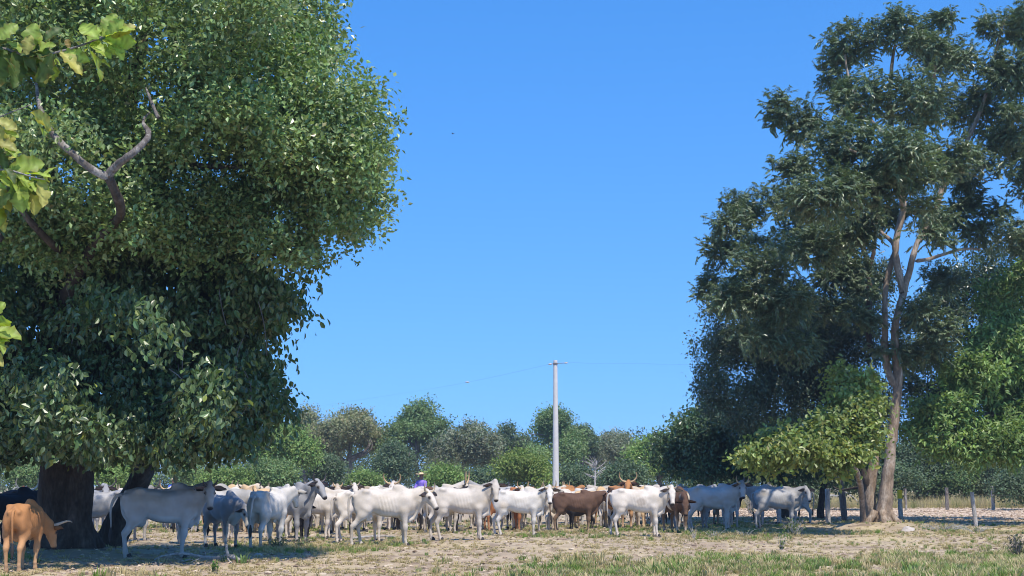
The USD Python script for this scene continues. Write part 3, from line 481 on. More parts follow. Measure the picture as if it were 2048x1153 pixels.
# --- generic crowns
def crown_tree(name, label, rows, n, per, L, wr, base, rng, mat='leaf', trunks=(), tm='bark_dark', gap=0.40, gapf=0.9, shell=0.5, oval=False, seed=0, group=None, droop=0.35, spread=0.14, tlen=0.4, zmin=0.25, carve=(), category='tree', lump=0.4, odd=None, oddp=0.0, down=False, updir=0.8, cl=(11, 0.32)):
    t = thing(name, label, category, group=group)
    for i, q in enumerate(trunks): stem(t, 'trunk' if i == 0 else 'limb', q, tm, seed=seed + i, sides=8)
    B = pxblobs(rows); p, u = clumps(B, int(n * 0.85), cl[0], cl[1], rng, shell=shell + 0.08, lump=lump, gap=gap - 0.1, gapf=gapf, seed=seed, carve=carve, zmin=zmin); pi, ui = twig_points(B, int(n * 0.2), rng, 0.1, 0.2, gap - 0.04, gapf, seed + 1, carve, zmin); p, u = np.vstack([p, pi]), np.vstack([u, ui]); P, D, N, L_ = leaves_on(p, u, per, L, spread, rng, 0.3, droop, tlen, updir, down)
    k = P[:, 2] > 0.05; P, D, N, L_ = P[k], D[k], N[k], L_[k]
    m, c = leaf_mesh(P, D, N, L_, wr, base, rng, oval=oval, odd=odd, oddp=oddp, patch=0.75 + 0.5 * meshkit.noise(P * 0.55, seed)); obj('crown', m, MAT[mat], t, color=c, kind='stuff')
    return t

# --- the tall tree on the right: drooping pinnate leaves
r2 = np.random.default_rng(202); d2 = TREE2[1]
t2 = thing('tall_tree', 'tall pale barked tree with drooping bluish green feathery leaves on a dirt mound', 'tree')
stems2 = [[(1765, 1070, 51, 25), (1766, 1050, 51, 16), (1770, 1010, 51, 12.5), (1775, 960, 51, 11.5), (1783, 880, 51, 10), (1793, 800, 51, 9.5), (1796, 755, 51, 9.5), (1790, 690, 51, 7.5), (1793, 640, 51, 7.5), (1806, 590, 51, 7), (1822, 530, 51, 6.5), (1838, 480, 51, 6), (1868, 430, 51, 5.5), (1884, 380, 51, 5.5), (1905, 348, 51, 6), (1945, 335, 51, 4), (1985, 336, 50.8, 2.5)],
          [(1806, 590, 51, 7), (1797, 545, 51, 7), (1791, 500, 51, 6.5), (1798, 455, 51, 6.5), (1806, 420, 51, 6), (1800, 360, 51.2, 5.5), (1785, 280, 51.5, 5), (1780, 190, 51.5, 4), (1790, 90, 51.5, 2.5)],
          [(1790, 770, 51, 8), (1772, 725, 51.1, 7.5), (1770, 650, 51.2, 6.5), (1771, 580, 51.3, 6), (1785, 520, 51.4, 5.5), (1790, 495, 51.4, 6), (1768, 470, 51.6, 4), (1757, 430, 51.8, 3)],
          [(1742, 700, 52.5, 6), (1738, 620, 52.5, 6), (1737, 540, 52.5, 5.5), (1722, 480, 52.5, 4.5), (1712, 420, 52.5, 3.5), (1716, 330, 52.5, 2.5)], [(1737, 540, 52.5, 4.5), (1750, 480, 52.4, 3.5), (1742, 420, 52.4, 2.5)], [(1884, 385, 51, 5), (1930, 290, 51, 5), (1965, 210, 51, 4), (1990, 110, 51, 3), (2010, 40, 51, 2)], [(1800, 360, 51.2, 6), (1850, 250, 51, 4), (1870, 130, 51, 3)], [(1806, 420, 51, 6), (1790, 372, 48, 5), (1765, 340, 45, 5), (1740, 320, 42, 4), (1700, 300, 40.5, 3)], [(1785, 280, 51.5, 4), (1720, 210, 51.3, 3), (1690, 110, 51.3, 2)],
          [(1838, 480, 51, 5), (1872, 455, 51, 4), (1900, 428, 51, 3)], [(1835, 522, 51, 4), (1870, 515, 51, 3.5), (1900, 505, 51, 3), (1960, 500, 51, 2)], [(1905, 348, 51, 3), (1950, 352, 51, 2), (1975, 365, 51, 1.4)],
          [(1745, 1062, 51.6, 13), (1742, 1020, 51.6, 11), (1740, 970, 51.6, 11), (1748, 930, 51.6, 9), (1742, 880, 51.7, 8), (1735, 800, 52, 6)], [(1738, 990, 51.6, 9), (1722, 935, 51.5, 8), (1703, 895, 51.4, 6), (1690, 860, 51.4, 4)], [(1740, 985, 51.7, 3.2), (1712, 976, 52.1, 2.6), (1685, 980, 52.6, 1.8), (1665, 972, 53, 1)]]
for i, q in enumerate(stems2): stem(t2, 'trunk' if i in (0, 12) else 'limb', q, 'bark_pale' if i not in (3, 4, 13, 14) else 'bark_dark', seed=40 + i, sides=10, rough=0.05)
for k in range(6):
    a = 0.4 + k * 1.05; b = TREE2 + vec(0, 0, 0.35); stem_pts = spline([b + vec(0.28 * math.cos(a), 0.28 * math.sin(a), 0.25), b + vec(0.6 * math.cos(a), 0.6 * math.sin(a), -0.1), b + vec(1.3 * math.cos(a), 1.2 * math.sin(a), -0.42)], 8)
    obj('root', tube(stem_pts, np.linspace(0.16, 0.05, 8), 7), MAT['bark_pale'], t2, smooth=True)
R2 = [(1770, 350, 60, 45), (1850, 350, 60, 40), (1690, 370, 60, 45), (1930, 360, 50, 34), (2040, 480, 50, 50), (1860, 470, 50, 36), (1920, 430, 55, 36), (1740, 430, 45, 40), (1710, 540, 50, 50), (1690, 620, 60, 50), (1840, 620, 45, 36), (2050, 300, 60, 70), (2030, 160, 60, 60), (2060, 40, 50, 60), (1990, 420, 50, 34), (1960, 330, 50, 40), (1700, 85, 65, 60), (1760, 70, 55, 50), (1805, 45, 45, 42), (1850, 85, 65, 62), (1915, 120, 60, 55), (1985, 55, 45, 45), (2035, 60, 40, 55), (2005, 140, 60, 60), (1665, 150, 50, 55), (1720, 190, 85, 70), (1830, 200, 105, 80), (1950, 220, 90, 70), (2035, 250, 55, 80),
      (1605, 245, 62, 48), (1690, 290, 95, 70), (1800, 310, 95, 70), (1895, 315, 75, 65), (1590, 335, 55, 48), (1990, 290, 60, 50), (2045, 370, 45, 60), (1640, 400, 105, 55), (1555, 410, 75, 48), (1730, 380, 80, 50), (1460, 445, 62, 34), (1440, 500, 50, 45), (1520, 505, 85, 55), (1620, 500, 85, 55), (1425, 560, 30, 34), (1480, 590, 65, 45), (1570, 600, 80, 60), (1850, 410, 45, 34),
      (1890, 480, 45, 30), (1960, 470, 60, 36), (2020, 460, 45, 45), (1850, 700, 75, 48), (1790, 700, 60, 40), (1880, 660, 50, 40), (2110, 200, 60, 150), (2120, 420, 60, 90), (1700, 460, 40, 50), (1660, 560, 50, 40)]
B = pxblobs([(a, b, 51 + 1.2 * math.sin(i * 2.4) - (9.5 if 1610 < a < 1860 and 270 < b < 420 else 5.0 if 1560 < a < 1900 and 150 < b < 520 else 0), w_, h_, max(0.9, w_ / 50.0)) for i, (a, b, w_, h_) in enumerate(R2)] + [(1480, 595, 44.5, 68, 45, 1.3), (1570, 610, 44.5, 80, 50, 1.5), (1510, 670, 44.8, 70, 45, 1.3), (1590, 690, 44.8, 70, 45, 1.3), (1530, 540, 44.5, 75, 45, 1.4), (1690, 500, 53.5, 60, 50, 1.4), (1655, 470, 53, 55, 40, 1.3), (1880, 560, 54, 55, 45, 1.4), (1875, 440, 53.5, 45, 34, 1.2), (1770, 430, 53.5, 45, 30, 1.2), (1720, 590, 54, 60, 45, 1.4), (1830, 640, 53.5, 50, 40, 1.2), (1600, 470, 52, 70, 50, 1.6)])
carve2 = [(at(1780 + 8 * i, 620 - 22 * i, d_), 0.5) for i in range(0, 7) for d_ in (49.6, 48.6, 47.5, 46.5, 45.5)] + [(at(1800, 440, 50), 0.55), (at(1785, 840, 50), 0.9), (at(1740, 500, 50), 0.5), (at(1885, 380, 50), 0.5), (at(1950, 345, 50), 0.6)]
for i in range(60):
    b0 = B[r2.integers(0, len(B))]; dv = runit(r2, 1)[0]; w_ = r2.uniform(0.3, 0.7); B = np.vstack([B, np.r_[b0[:3] + dv * b0[3:] * r2.uniform(0.9, 1.12), w_, w_, w_ * 0.8]])
p, u = clumps(B, 23500, 10, 0.27, r2, flat=0.95, shell=0.42, lump=0.5, gap=0.27, gapf=0.8, seed=23, carve=carve2); pi, ui = twig_points(B, 3600, r2, 0.1, 0.2, 0.36, 0.8, 25, carve2); p, u = np.vstack([p, pi]), np.vstack([u, ui])
per = 16; n = len(p); t = unit(u * 0.6 + r2.normal(size=(n, 3)) * 0.6 + vec(0, 0, 0.05)); s = (np.arange(per) % 8 + 0.5) / 8 * 0.30; side = np.where(np.arange(per) < 8, 1, -1)
perp = unit(np.cross(t, vec(0, 0, 1) + 0.01)); droopd = unit(t * 0.4 + vec(0, 0, -0.75) + r2.normal(size=(n, 3)) * 0.2)
P = (p[:, None] + t[:, None] * s[None, :, None] + vec(0, 0, -0.35) * (s**2)[None, :, None]).reshape(-1, 3)
D = unit(perp[:, None] * side[None, :, None] * 0.6 + t[:, None] * 0.45 + droopd[:, None] * 0.6 + r2.normal(size=(n, per, 3)) * 0.15).reshape(-1, 3)
N = unit(vec(0, 0, 0.9) + np.repeat(u, per, 0) * 0.4 + np.repeat(perp, per, 0) * 0.3 * np.tile(side, n)[:, None] + r2.normal(size=D.shape) * 0.25); N = unit(N - D * (N * D).sum(1, keepdims=True))
m, c = leaf_mesh(P, D, N, 0.135 * r2.uniform(0.75, 1.2, len(P)), 0.20, (0.135, 0.178, 0.098), r2, patch=0.8 + 0.4 * meshkit.noise(P * 0.6, 8), odd=(0.13, 0.13, 0.05), oddp=0.012)
obj('crown', m, MAT['gloss'], t2, color=c, kind='stuff')

ra = np.random.default_rng(303)
D3 = 57.0
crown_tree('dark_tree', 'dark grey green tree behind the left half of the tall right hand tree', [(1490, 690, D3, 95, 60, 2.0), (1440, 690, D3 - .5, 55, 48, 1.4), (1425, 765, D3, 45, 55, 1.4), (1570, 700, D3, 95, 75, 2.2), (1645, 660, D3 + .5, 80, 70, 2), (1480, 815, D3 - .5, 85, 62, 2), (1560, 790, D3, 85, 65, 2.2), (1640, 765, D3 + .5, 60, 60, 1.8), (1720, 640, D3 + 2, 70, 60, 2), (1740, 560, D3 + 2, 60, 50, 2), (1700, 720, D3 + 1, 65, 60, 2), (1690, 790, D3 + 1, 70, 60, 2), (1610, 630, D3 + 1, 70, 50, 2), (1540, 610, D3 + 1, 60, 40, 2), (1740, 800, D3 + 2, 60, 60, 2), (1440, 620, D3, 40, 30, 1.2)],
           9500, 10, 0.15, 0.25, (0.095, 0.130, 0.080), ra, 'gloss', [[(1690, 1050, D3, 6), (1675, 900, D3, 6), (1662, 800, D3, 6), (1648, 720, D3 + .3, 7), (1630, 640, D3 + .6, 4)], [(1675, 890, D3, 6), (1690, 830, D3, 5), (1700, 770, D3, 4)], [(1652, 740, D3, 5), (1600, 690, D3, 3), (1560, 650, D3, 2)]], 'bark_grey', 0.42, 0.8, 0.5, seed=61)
D4 = 63.0
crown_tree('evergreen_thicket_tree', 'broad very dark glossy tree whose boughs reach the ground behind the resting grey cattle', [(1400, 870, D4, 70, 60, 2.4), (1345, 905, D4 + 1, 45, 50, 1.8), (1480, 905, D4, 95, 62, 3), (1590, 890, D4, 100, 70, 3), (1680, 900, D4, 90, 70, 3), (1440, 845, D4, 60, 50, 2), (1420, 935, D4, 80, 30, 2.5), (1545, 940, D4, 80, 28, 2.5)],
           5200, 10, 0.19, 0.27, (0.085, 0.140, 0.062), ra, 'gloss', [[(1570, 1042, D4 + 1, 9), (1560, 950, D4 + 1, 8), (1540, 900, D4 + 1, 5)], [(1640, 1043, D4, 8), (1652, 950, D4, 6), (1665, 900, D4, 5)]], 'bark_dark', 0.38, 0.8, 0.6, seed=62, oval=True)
crown_tree('broadleaf_bush', 'bright yellow green broad leaved shrub spreading left of the pale trunk', [(1700, 815, 44.1, 45, 30, 1.0), (1660, 860, 43.4, 50, 30, 1.1), (1590, 900, 42.6, 66, 24, 1.1), (1520, 912, 42.6, 42, 16, 0.8), (1716, 865, 44.1, 40, 36, 1.0), (1728, 770, 44.6, 26, 22, 0.7), (1690, 912, 43.4, 48, 20, 0.9), (1640, 905, 42.9, 55, 20, 0.9), (1560, 885, 43.0, 40, 16, 0.7), (1610, 868, 43.0, 30, 14, 0.6), (1545, 932, 43.2, 18, 10, 0.5), (1622, 930, 43.2, 20, 10, 0.5), (1672, 938, 43.6, 20, 12, 0.5), (1490, 925, 43, 14, 9, 0.4), (1735, 900, 44.5, 24, 26, 0.6), (1745, 815, 45, 26, 30, 0.6), (1680, 760, 45, 20, 22, 0.5)],
           1700, 8, 0.17, 0.33, (0.215, 0.27, 0.075), ra, 'leaf', [[(1728, 1062, 51.0, 6), (1722, 980, 50.0, 6), (1706, 930, 47.5, 5), (1680, 880, 45.5, 4), (1660, 840, 44, 3)], [(1700, 920, 47.2, 4), (1640, 905, 44.6, 3), (1560, 905, 43, 2)], [(1706, 930, 47.4, 4), (1715, 850, 45.5, 3), (1705, 780, 44.5, 2)]], 'bark_pale', 0.47, 1.2, 0.40, oval=True, seed=63, cl=(5, 0.22), odd=(0.30, 0.30, 0.06), oddp=0.08, droop=0.5)
crown_tree('glossy_tree', 'sunlit bright green tree with clustered long leaves at the right edge', [(2010, 690, 53, 75, 72, 2.2), (1955, 755, 52.5, 80, 62, 2), (2040, 800, 53, 65, 85, 2.2), (1900, 825, 52, 75, 50, 1.8), (1975, 880, 52, 90, 45, 2), (1880, 890, 51.5, 55, 30, 1.3), (2050, 570, 53.5, 45, 70, 1.8), (1930, 912, 51.8, 60, 22, 1.3), (2110, 750, 54, 80, 200, 3), (2040, 905, 52, 70, 30, 1.6), (1850, 860, 52.5, 45, 40, 1.2), (1990, 600, 54, 45, 45, 1.5)],
           4600, 9, 0.24, 0.19, (0.185, 0.270, 0.082), ra, 'leaf', [[(2170, 1054, 54, 14), (2150, 950, 54, 13), (2100, 850, 54, 10), (2040, 720, 53.8, 8), (2020, 620, 53.6, 5)], [(2105, 870, 54, 7), (1990, 830, 53, 5), (1920, 830, 52.5, 3)], [(2145, 940, 54, 6), (2000, 890, 53, 5), (1900, 880, 52, 3)]], 'bark_grey', 0.46, 0.9, 0.45, seed=64, oval=True, droop=0.55, cl=(9, 0.26))
D6 = 60.0
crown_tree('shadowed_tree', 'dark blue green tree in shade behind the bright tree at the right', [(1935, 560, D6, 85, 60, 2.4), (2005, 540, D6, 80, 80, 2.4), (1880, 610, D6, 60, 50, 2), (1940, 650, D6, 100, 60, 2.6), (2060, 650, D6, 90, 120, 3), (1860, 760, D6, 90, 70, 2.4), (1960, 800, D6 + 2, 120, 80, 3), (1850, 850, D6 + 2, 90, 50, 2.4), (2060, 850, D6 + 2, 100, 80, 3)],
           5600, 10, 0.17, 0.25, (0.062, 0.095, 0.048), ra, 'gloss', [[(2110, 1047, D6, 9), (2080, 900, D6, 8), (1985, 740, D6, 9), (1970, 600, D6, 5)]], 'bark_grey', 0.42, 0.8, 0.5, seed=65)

# --- the wood beyond the pasture
rb = np.random.default_rng(404); GRP = 'trees of the wood beyond the pasture'
def far_tree(px, top, hw, d, base, label, name='woodland_tree', bottom=968, n=900, L=0.36, bare=0.0, lean=0, cat='tree', gap=0.40, trunk=True, base_py=None):
    rows = []; hh = (bottom - top) / 2.0; s = ppm(d); k = 15
    rows.append((px + rb.normal(0, 0.12) * hw, top + 0.36 * hh, d, hw * 0.42, 0.34 * hh, hw * 0.45 / s))
    for i in range(k):
        a = rb.uniform(-1, 1); q = rb.uniform(0.0, 1.0); w = hw * rb.uniform(0.18, 0.50)
        rows.append((px + a * (hw - 0.8 * w) * (0.65 + 0.35 * q), top + w * 0.7 + (0.35 + 0.65 * q) * (2 * hh - 1.6 * w) * (0.25 + 0.75 * abs(a) * 0.6 + 0.25 * q), d + rb.normal(0, hw * 0.4 / s), w, w * 0.72, w / s))
    g = EYE * FPX / d + HORIZON; tr = []
    if trunk:
        sp = top + hh * 1.2
        tr = [[(px + 4, g, d, 0.045 * hw + 2), (px, (g + sp) / 2, d, 0.04 * hw + 1.6), (px + rb.normal(0, 4), sp, d, 0.03 * hw + 1.2), (px + rb.normal(0, 8), top + 0.6 * hh, d, 1.5)]]
        for i in range(4): tr.append([(px, sp + rb.uniform(-10, 25), d, 0.025 * hw + 1), (px + rb.uniform(-.4, .4) * hw, sp - hh * 0.25, d, 1.6), (px + rb.uniform(-.8, .8) * hw, top + hh * rb.uniform(0.3, 0.8), d, 0.9)])
    return crown_tree(name, label, rows, int(n * 2.6), 9, L * 0.82, 0.3, base, rb, 'dull', tr, 'bark_grey', gap, 0.35, 0.5, seed=int(px) % 97 + 5, droop=0.2, spread=0.28, tlen=0.6, category=cat, lump=0.5, zmin=0.3, group=None, cl=(11, 0.75 if n > 700 else 0.5))
GN, OL, DK, BR, GY = (0.165, 0.24, 0.095), (0.235, 0.245, 0.13), (0.115, 0.165, 0.09), (0.20, 0.29, 0.085), (0.19, 0.215, 0.14)
far_tree(700, 815, 118, 150, OL, 'broad olive brown tree right of the big shade tree on the skyline', n=1500)
far_tree(610, 812, 80, 165, OL, 'olive tree half hidden behind the edge of the shade tree on the skyline', n=900)
far_tree(835, 798, 88, 150, GN, 'tallest round topped green tree above the rider in the purple shirt', n=1300)
far_tree(930, 842, 88, 142, GY, 'grey green spreading tree left of the concrete pole, right of the tallest tree', n=1300)
far_tree(1020, 848, 48, 165, DK, 'small dark domed tree between two bigger trees left of the concrete pole', n=600)
far_tree(1112, 810, 80, 155, GN, 'domed green tree standing directly behind the concrete pole', n=1300)
far_tree(1165, 850, 45, 160, DK, 'dark shoulder high tree just right of the concrete pole', n=600, bottom=960)
far_tree(1235, 863, 72, 165, GY, 'greyish low domed tree right of the concrete pole', n=900)
far_tree(1320, 876, 82, 118, BR, 'rounded bright green tree at the foot of the dark right hand trees', n=1300, bottom=975, L=0.30)
far_tree(565, 850, 78, 115, BR, 'fresh green rounded tree beside the lower right edge of the shade tree', n=1300, bottom=965, L=0.30)
far_tree(650, 915, 52, 118, DK, 'low green bush in front of the olive brown tree', 'bush', 985, 420, 0.28, cat='bush', trunk=False)
far_tree(540, 930, 60, 104, GN, 'light green scrubby bush above the white cow with raised tail', 'bush', 985, 500, 0.26, cat='bush', trunk=False)
far_tree(455, 948, 74, 105, BR, 'light green bush seen under the right fringe of the shade tree', 'bush', 985, 600, 0.26, cat='bush', trunk=False)
far_tree(375, 925, 55, 118, GN, 'grey green bush behind the person in the blue shirt', 'bush', 985, 500, 0.26, cat='bush', trunk=False)
far_tree(235, 930, 62, 100, BR, 'light green bush framed between the two dark trunks of the shade tree', 'bush', 985, 600, 0.26, cat='bush', trunk=False)
far_tree(60, 925, 60, 105, GN, 'grey green bush behind the thin grey post at the left edge', 'bush', 985, 500, 0.26, cat='bush', trunk=False)
far_tree(-40, 900, 70, 120, DK, 'dark tree at the far left edge behind the shade tree', n=500)
far_tree(728, 955, 40, 125, BR, 'yellowish green bush in a dark gap of the wood', 'bush', 985, 350, 0.28, cat='bush', trunk=False)
far_tree(790, 890, 48, 132, DK, 'mid green small tree left of the rider in the purple shirt', n=600, bottom=980, L=0.3)
far_tree(890, 944, 42, 112, BR, 'fresh green bush right of the rider in the purple shirt', 'bush', 982, 450, 0.28, cat='bush', trunk=False)
far_tree(965, 950, 50, 122, DK, 'dull green bush above the cow with the flat hornless head', 'bush', 985, 450, 0.28, cat='bush', trunk=False)
far_tree(1045, 905, 62, 110, (0.18, 0.24, 0.06), 'bright yellow green bush just left of the concrete pole', 'bush', 985, 700, 0.28, cat='bush', trunk=False)
far_tree(1158, 946, 45, 118, DK, 'mid green bush just right of the concrete pole', 'bush', 985, 500, 0.28, cat='bush', trunk=False)
far_tree(1250, 938, 50, 112, DK, 'dull green bush right of the bare pale tree', 'bush', 980, 500, 0.28, cat='bush', trunk=False)
far_tree(1890, 945, 70, 106, GN, 'blue green bush behind the far fence posts right of the tall trunk', 'bush', 990, 600, 0.25, cat='bush', trunk=False)
far_tree(1970, 955, 65, 106, (0.16, 0.19, 0.085), 'pale green low bush behind the far fence near the right edge', 'bush', 990, 500, 0.25, cat='bush', trunk=False)
far_tree(2035, 950, 48, 88, DK, 'dark bush at the right edge of the field', 'bush', 1010, 600, 0.22, cat='bush', trunk=False)
far_tree(1790, 930, 70, 104, DK, 'dark bush seen behind the pale trunk of the tall tree', 'bush', 990, 500, 0.25, cat='bush', trunk=False)
far_tree(1835, 885, 75, 106, DK, 'dark round tree behind the far fence just right of the tall trunk', n=900, L=0.26, bottom=985)
far_tree(1930, 900, 80, 108, GN, 'blue green tree behind the far fence under the bright right hand tree', n=900, L=0.26, bottom=985)
far_tree(2030, 890, 70, 105, DK, 'dark tree in the far corner behind the right hand fence', n=800, L=0.26, bottom=985)
far_tree(1720, 920, 70, 88, DK, 'dark bush behind the split trunks of the tall tree', 'bush', n=700, L=0.24, bottom=1000, cat='bush', trunk=False)
far_tree(1430, 935, 70, 92, DK, 'dark bush behind the dappled grey cow', 'bush', n=700, L=0.24, bottom=990, cat='bush', trunk=False)
far_tree(1590, 940, 70, 90, DK, 'dark bush behind the pair of bluish grey cows', 'bush', n=700, L=0.24, bottom=995, cat='bush', trunk=False)
# bare pale tree
bt = thing('bare_tree', 'leafless pale grey little tree behind the brown cow', 'tree')
stem(bt, 'trunk', [(1192, 1002, 108, 3), (1190, 960, 108, 2.6), (1191, 940, 108, 1.8), (1193, 922, 108, 1)], 'wood', sides=6)
for i in range(26):
    a = rb.uniform(-1.2, 1.2); y0 = rb.uniform(930, 962); ln = rb.uniform(14, 32); x1, y1 = 1191 + ln * math.sin(a), y0 - ln * math.cos(a) * 0.8
    stem(bt, 'limb', [(1191, y0, 108, 1.0), ((1191 + x1) / 2 + rb.normal(0, 2), (y0 + y1) / 2, 108 + rb.normal(0, .3), 0.7), (x1, y1, 108 + rb.normal(0, .8), 0.35)], 'wood', sides=4, n=5)
# the far-off wood behind them all, one mass
wood = []
for px in range(-160, 2260, 30): wood.append((px, 940 + rb.normal(0, 14), rb.uniform(172, 190), 42, 42, 3.0)); wood.append((px + 20, 966, rb.uniform(168, 176), 34, 20, 2.0)); wood.append((px + 12, 905 + rb.normal(0, 16), rb.uniform(185, 200), rb.uniform(22, 46), rb.uniform(22, 40), 3.0))
B = pxblobs(wood); p, u = twig_points(B, 12500, rb, 0.4, 0.4, 0.0, 0.4, 7); P, D, N, L = leaves_on(p, u, 9, 0.42, 0.45, rb, 0.3, 0.2, 1.0, 0.8)
k = P[:, 2] > 0; m, c = leaf_mesh(P[k], D[k], N[k], L[k], 0.3, (0.095, 0.135, 0.075), rb, patch=0.7 + 0.6 * meshkit.noise(P[k] * 0.12, 3))
tag(obj('distant_wood', m, MAT['dull'], color=c), 'dark undergrowth of the wood closing off the far side of the pasture', 'woodland', kind='stuff')

# ---------------------------------------------------------------- the herd
COATS = dict(white=(0.58, 0.525, 0.455), cream=(0.54, 0.455, 0.35), bright=(0.62, 0.585, 0.53), grey=(0.42, 0.41, 0.395), dark_grey=(0.27, 0.27, 0.275), brown=(0.105, 0.060, 0.040), orange=(0.37, 0.175, 0.070), tan=(0.52, 0.36, 0.20), black=(0.018, 0.017, 0.018), rust=(0.30, 0.12, 0.05))
def paint(v, lm, style, rng, brand=False, white_face=False, patches=None, dirty=0.4):
    n = len(v); c = np.tile(np.array(COATS[style]), (n, 1)); sd = int(rng.integers(1, 10**6))
    low = meshkit.fbm(v * 3.2, 3, sd)
    if style in ('white', 'cream', 'bright', 'grey'):
        c = c * (0.76 + 0.42 * low)[:, None] * rng.uniform(0.84, 1.06)
        stain = np.clip((meshkit.fbm(v * vec(2.2, 2.2, 3.4) + 5, 3, sd + 21) - 0.5) * 4, 0, 1); c = mixc(c, c * np.array([0.74, 0.70, 0.62]), stain * 0.75)
        ochre = np.clip((meshkit.noise(v * 4.1, sd + 3) - 0.55) * 3, 0, 1) * dirty * (v[:, 0] < -0.3); c = mixc(c, np.array(COATS['tan']) * 0.95, ochre * 0.5)
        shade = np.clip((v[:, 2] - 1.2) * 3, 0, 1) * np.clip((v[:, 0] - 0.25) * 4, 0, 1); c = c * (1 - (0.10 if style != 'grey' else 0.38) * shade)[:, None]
    else: c = c * (0.75 + 0.5 * low)[:, None]
    if style in ('orange', 'brown', 'tan'):
        pale = np.clip((0.85 - v[:, 2]) * 2.0, 0, 1) * (v[:, 2] > 0.0); c = mixc(c, c * 0.5 + np.array([0.30, 0.22, 0.13]), pale * (0.7 if style != 'brown' else 0.35))
    if patches:
        m = np.clip((meshkit.noise(v * 2.6 + 7, sd + 9) - 0.58) * 8, 0, 1); c = mixc(c, np.array(COATS[patches]), m)
    dirt = np.clip((0.42 - v[:, 2]) / 0.42, 0, 1) * (0.35 + 0.5 * meshkit.noise(v * 9, sd + 5)) * 0.55
    if style != 'black': c = mixc(c, np.array([0.36, 0.27, 0.19]), dirt)
    if brand:
        d = np.linalg.norm((v - vec(0.10, -0.30, 1.0)) * vec(1.0, 0.4, 1.25), axis=1) + 0.05 * (meshkit.noise(v * 14, sd) - 0.5); c = mixc(c, vec(0.34, 0.29, 0.24), np.clip((0.16 - d) * 14, 0, 0.75))
    f = lm['f']; H = lm['H']
    if white_face:
        s = (v - lm['poll']) @ f; c = mixc(c, np.array(COATS['bright']), np.clip((s + 0.02) * 14, 0, 1) * np.clip((0.7 - s) * 9, 0, 1) * (np.abs((v - lm['poll']) @ lm['l']) < 0.13))
    s = (v - lm['poll']) @ f; near = np.linalg.norm(v - H(0.5, -0.045), axis=1)
    nose = np.clip((0.082 - near) * 40, 0, 1); c = mixc(c, vec(0.028, 0.024, 0.024), nose)
    for e in lm['eyes']: c = mixc(c, vec(0.09, 0.075, 0.065), np.clip((0.055 - np.linalg.norm(v - e, axis=1)) * 40, 0, 0.9))
    ear = slice(lm['body_n'], lm['body_n'] + lm['ear_n']); q = np.arange(lm['ear_n']) % 4
    inner = vec(0.16, 0.10, 0.085) if style not in ('black',) else vec(0.02, 0.018, 0.018)
    c[ear] = np.where((q == 1)[:, None], inner, c[ear] * np.where((q == 3)[:, None], 0.8, 0.6))
    tail = slice(lm['body_n'] + lm['ear_n'], n); tz = v[tail, 2]; c[tail] = mixc(c[tail], c[tail] * 0.5, np.clip((0.95 - tz) * 2, 0, 0.8))
    return np.clip(c, 0.01, 0.9)
HORNC = dict(pale=((0.42, 0.34, 0.23), (0.20, 0.15, 0.10)), dark=((0.07, 0.06, 0.055), (0.03, 0.027, 0.025)), tan=((0.50, 0.34, 0.18), (0.30, 0.18, 0.09)), white=((0.62, 0.55, 0.43), (0.35, 0.28, 0.2)))
cow_rng = np.random.default_rng(777)
def cow(px, py, head, style, label, scale=1.06, name='cow', category='cow', horn='up', hc='pale', group=None, h=None, paint_kw=None, **kw):
    g = gnd(px, py); g[2] = float(terrain(g[0], g[1])); d = g[1]
    h = h or (0.021 if d < 45 else 0.025 if d < 54 else 0.032)
    v, f, lm, P = cow_geometry(h=h, horn=horn, **kw); t = thing(name, label, category, g - vec(0, 0, 0.012), head + math.degrees(math.atan2(-g[0], g[1])), group, scale)
    if d < 60: v[:lm['body_n']] += 0.0
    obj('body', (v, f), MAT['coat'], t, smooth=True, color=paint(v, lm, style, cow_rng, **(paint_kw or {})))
    obj('tail_tuft', P['tail_tuft'], MAT['dark'], t, smooth=True)
    for m in P['hoof']: obj('hoof', m, MAT['dark'], t, smooth=40)
    for m in P['eye']: obj('eye', m, MAT['eye'], t, smooth=True)
    for m in P.get('horn', []):
        k = np.linspace(0, 1, 10).repeat(8); k = np.r_[k, 0, 1]; a, b = map(np.array, HORNC[hc]); obj('horn', m, MAT['horn'], t, smooth=True, color=a + (b - a) * k[:, None]**2)
    return t
# front rank, left to right
cow(44, 1142, 74, 'orange', 'skinny orange young cow with head lowered, nearest the camera at the far left', 0.90, 'young_cow', horn='wide', hc='white', thin=1.0, hump=0.35, neck_yaw=-40, head_yaw=-34, neck_pitch=-24, head_pitch=74, dewlap=0.4, tail=-0.02, steps=(0.02, -0.05, 0.03, -0.06), belly=0.8)
cow(12, 1098, 8, 'black', 'black cow in deep shade behind the orange young cow', 1.04, horn='up', hc='dark', neck_yaw=25, head_pitch=40)
cow(36, 1082, -78, 'rust', 'rust red faced cow with wide pale horns above the orange young cow', 1.06, horn='lyre', hc='white', neck_yaw=-8, head_pitch=60)
cow(62, 1088, 12, 'black', 'black and white faced cow looking right from beside the main dark trunk', 1.08, horn='up', hc='white', neck_yaw=-20, head_yaw=-10, head_pitch=28, paint_kw=dict(white_face=True))
cow(318, 1117, 14, 'grey', 'large grey cow in the shade turning her face to the camera under the shade tree', 1.09, horn='stub', hc='dark', neck_yaw=-52, head_yaw=-98, head_pitch=66, neck_pitch=26, thin=0.2, tail=0.12, tail_lift=0.35, steps=(0.03, -0.05, 0.04, -0.05), hump=0.6)
cow(196, 1086, 172, 'grey', 'shaded grey cow showing her flank right of the main dark trunk', 1.06, horn='up', hc='dark', neck_yaw=-30, thin=0.1)
cow(200, 1066, -84, 'dark_grey', 'dark horned grey cow facing the camera behind the shaded grey flank', 1.1, horn='lyre', hc='dark', head_pitch=55)
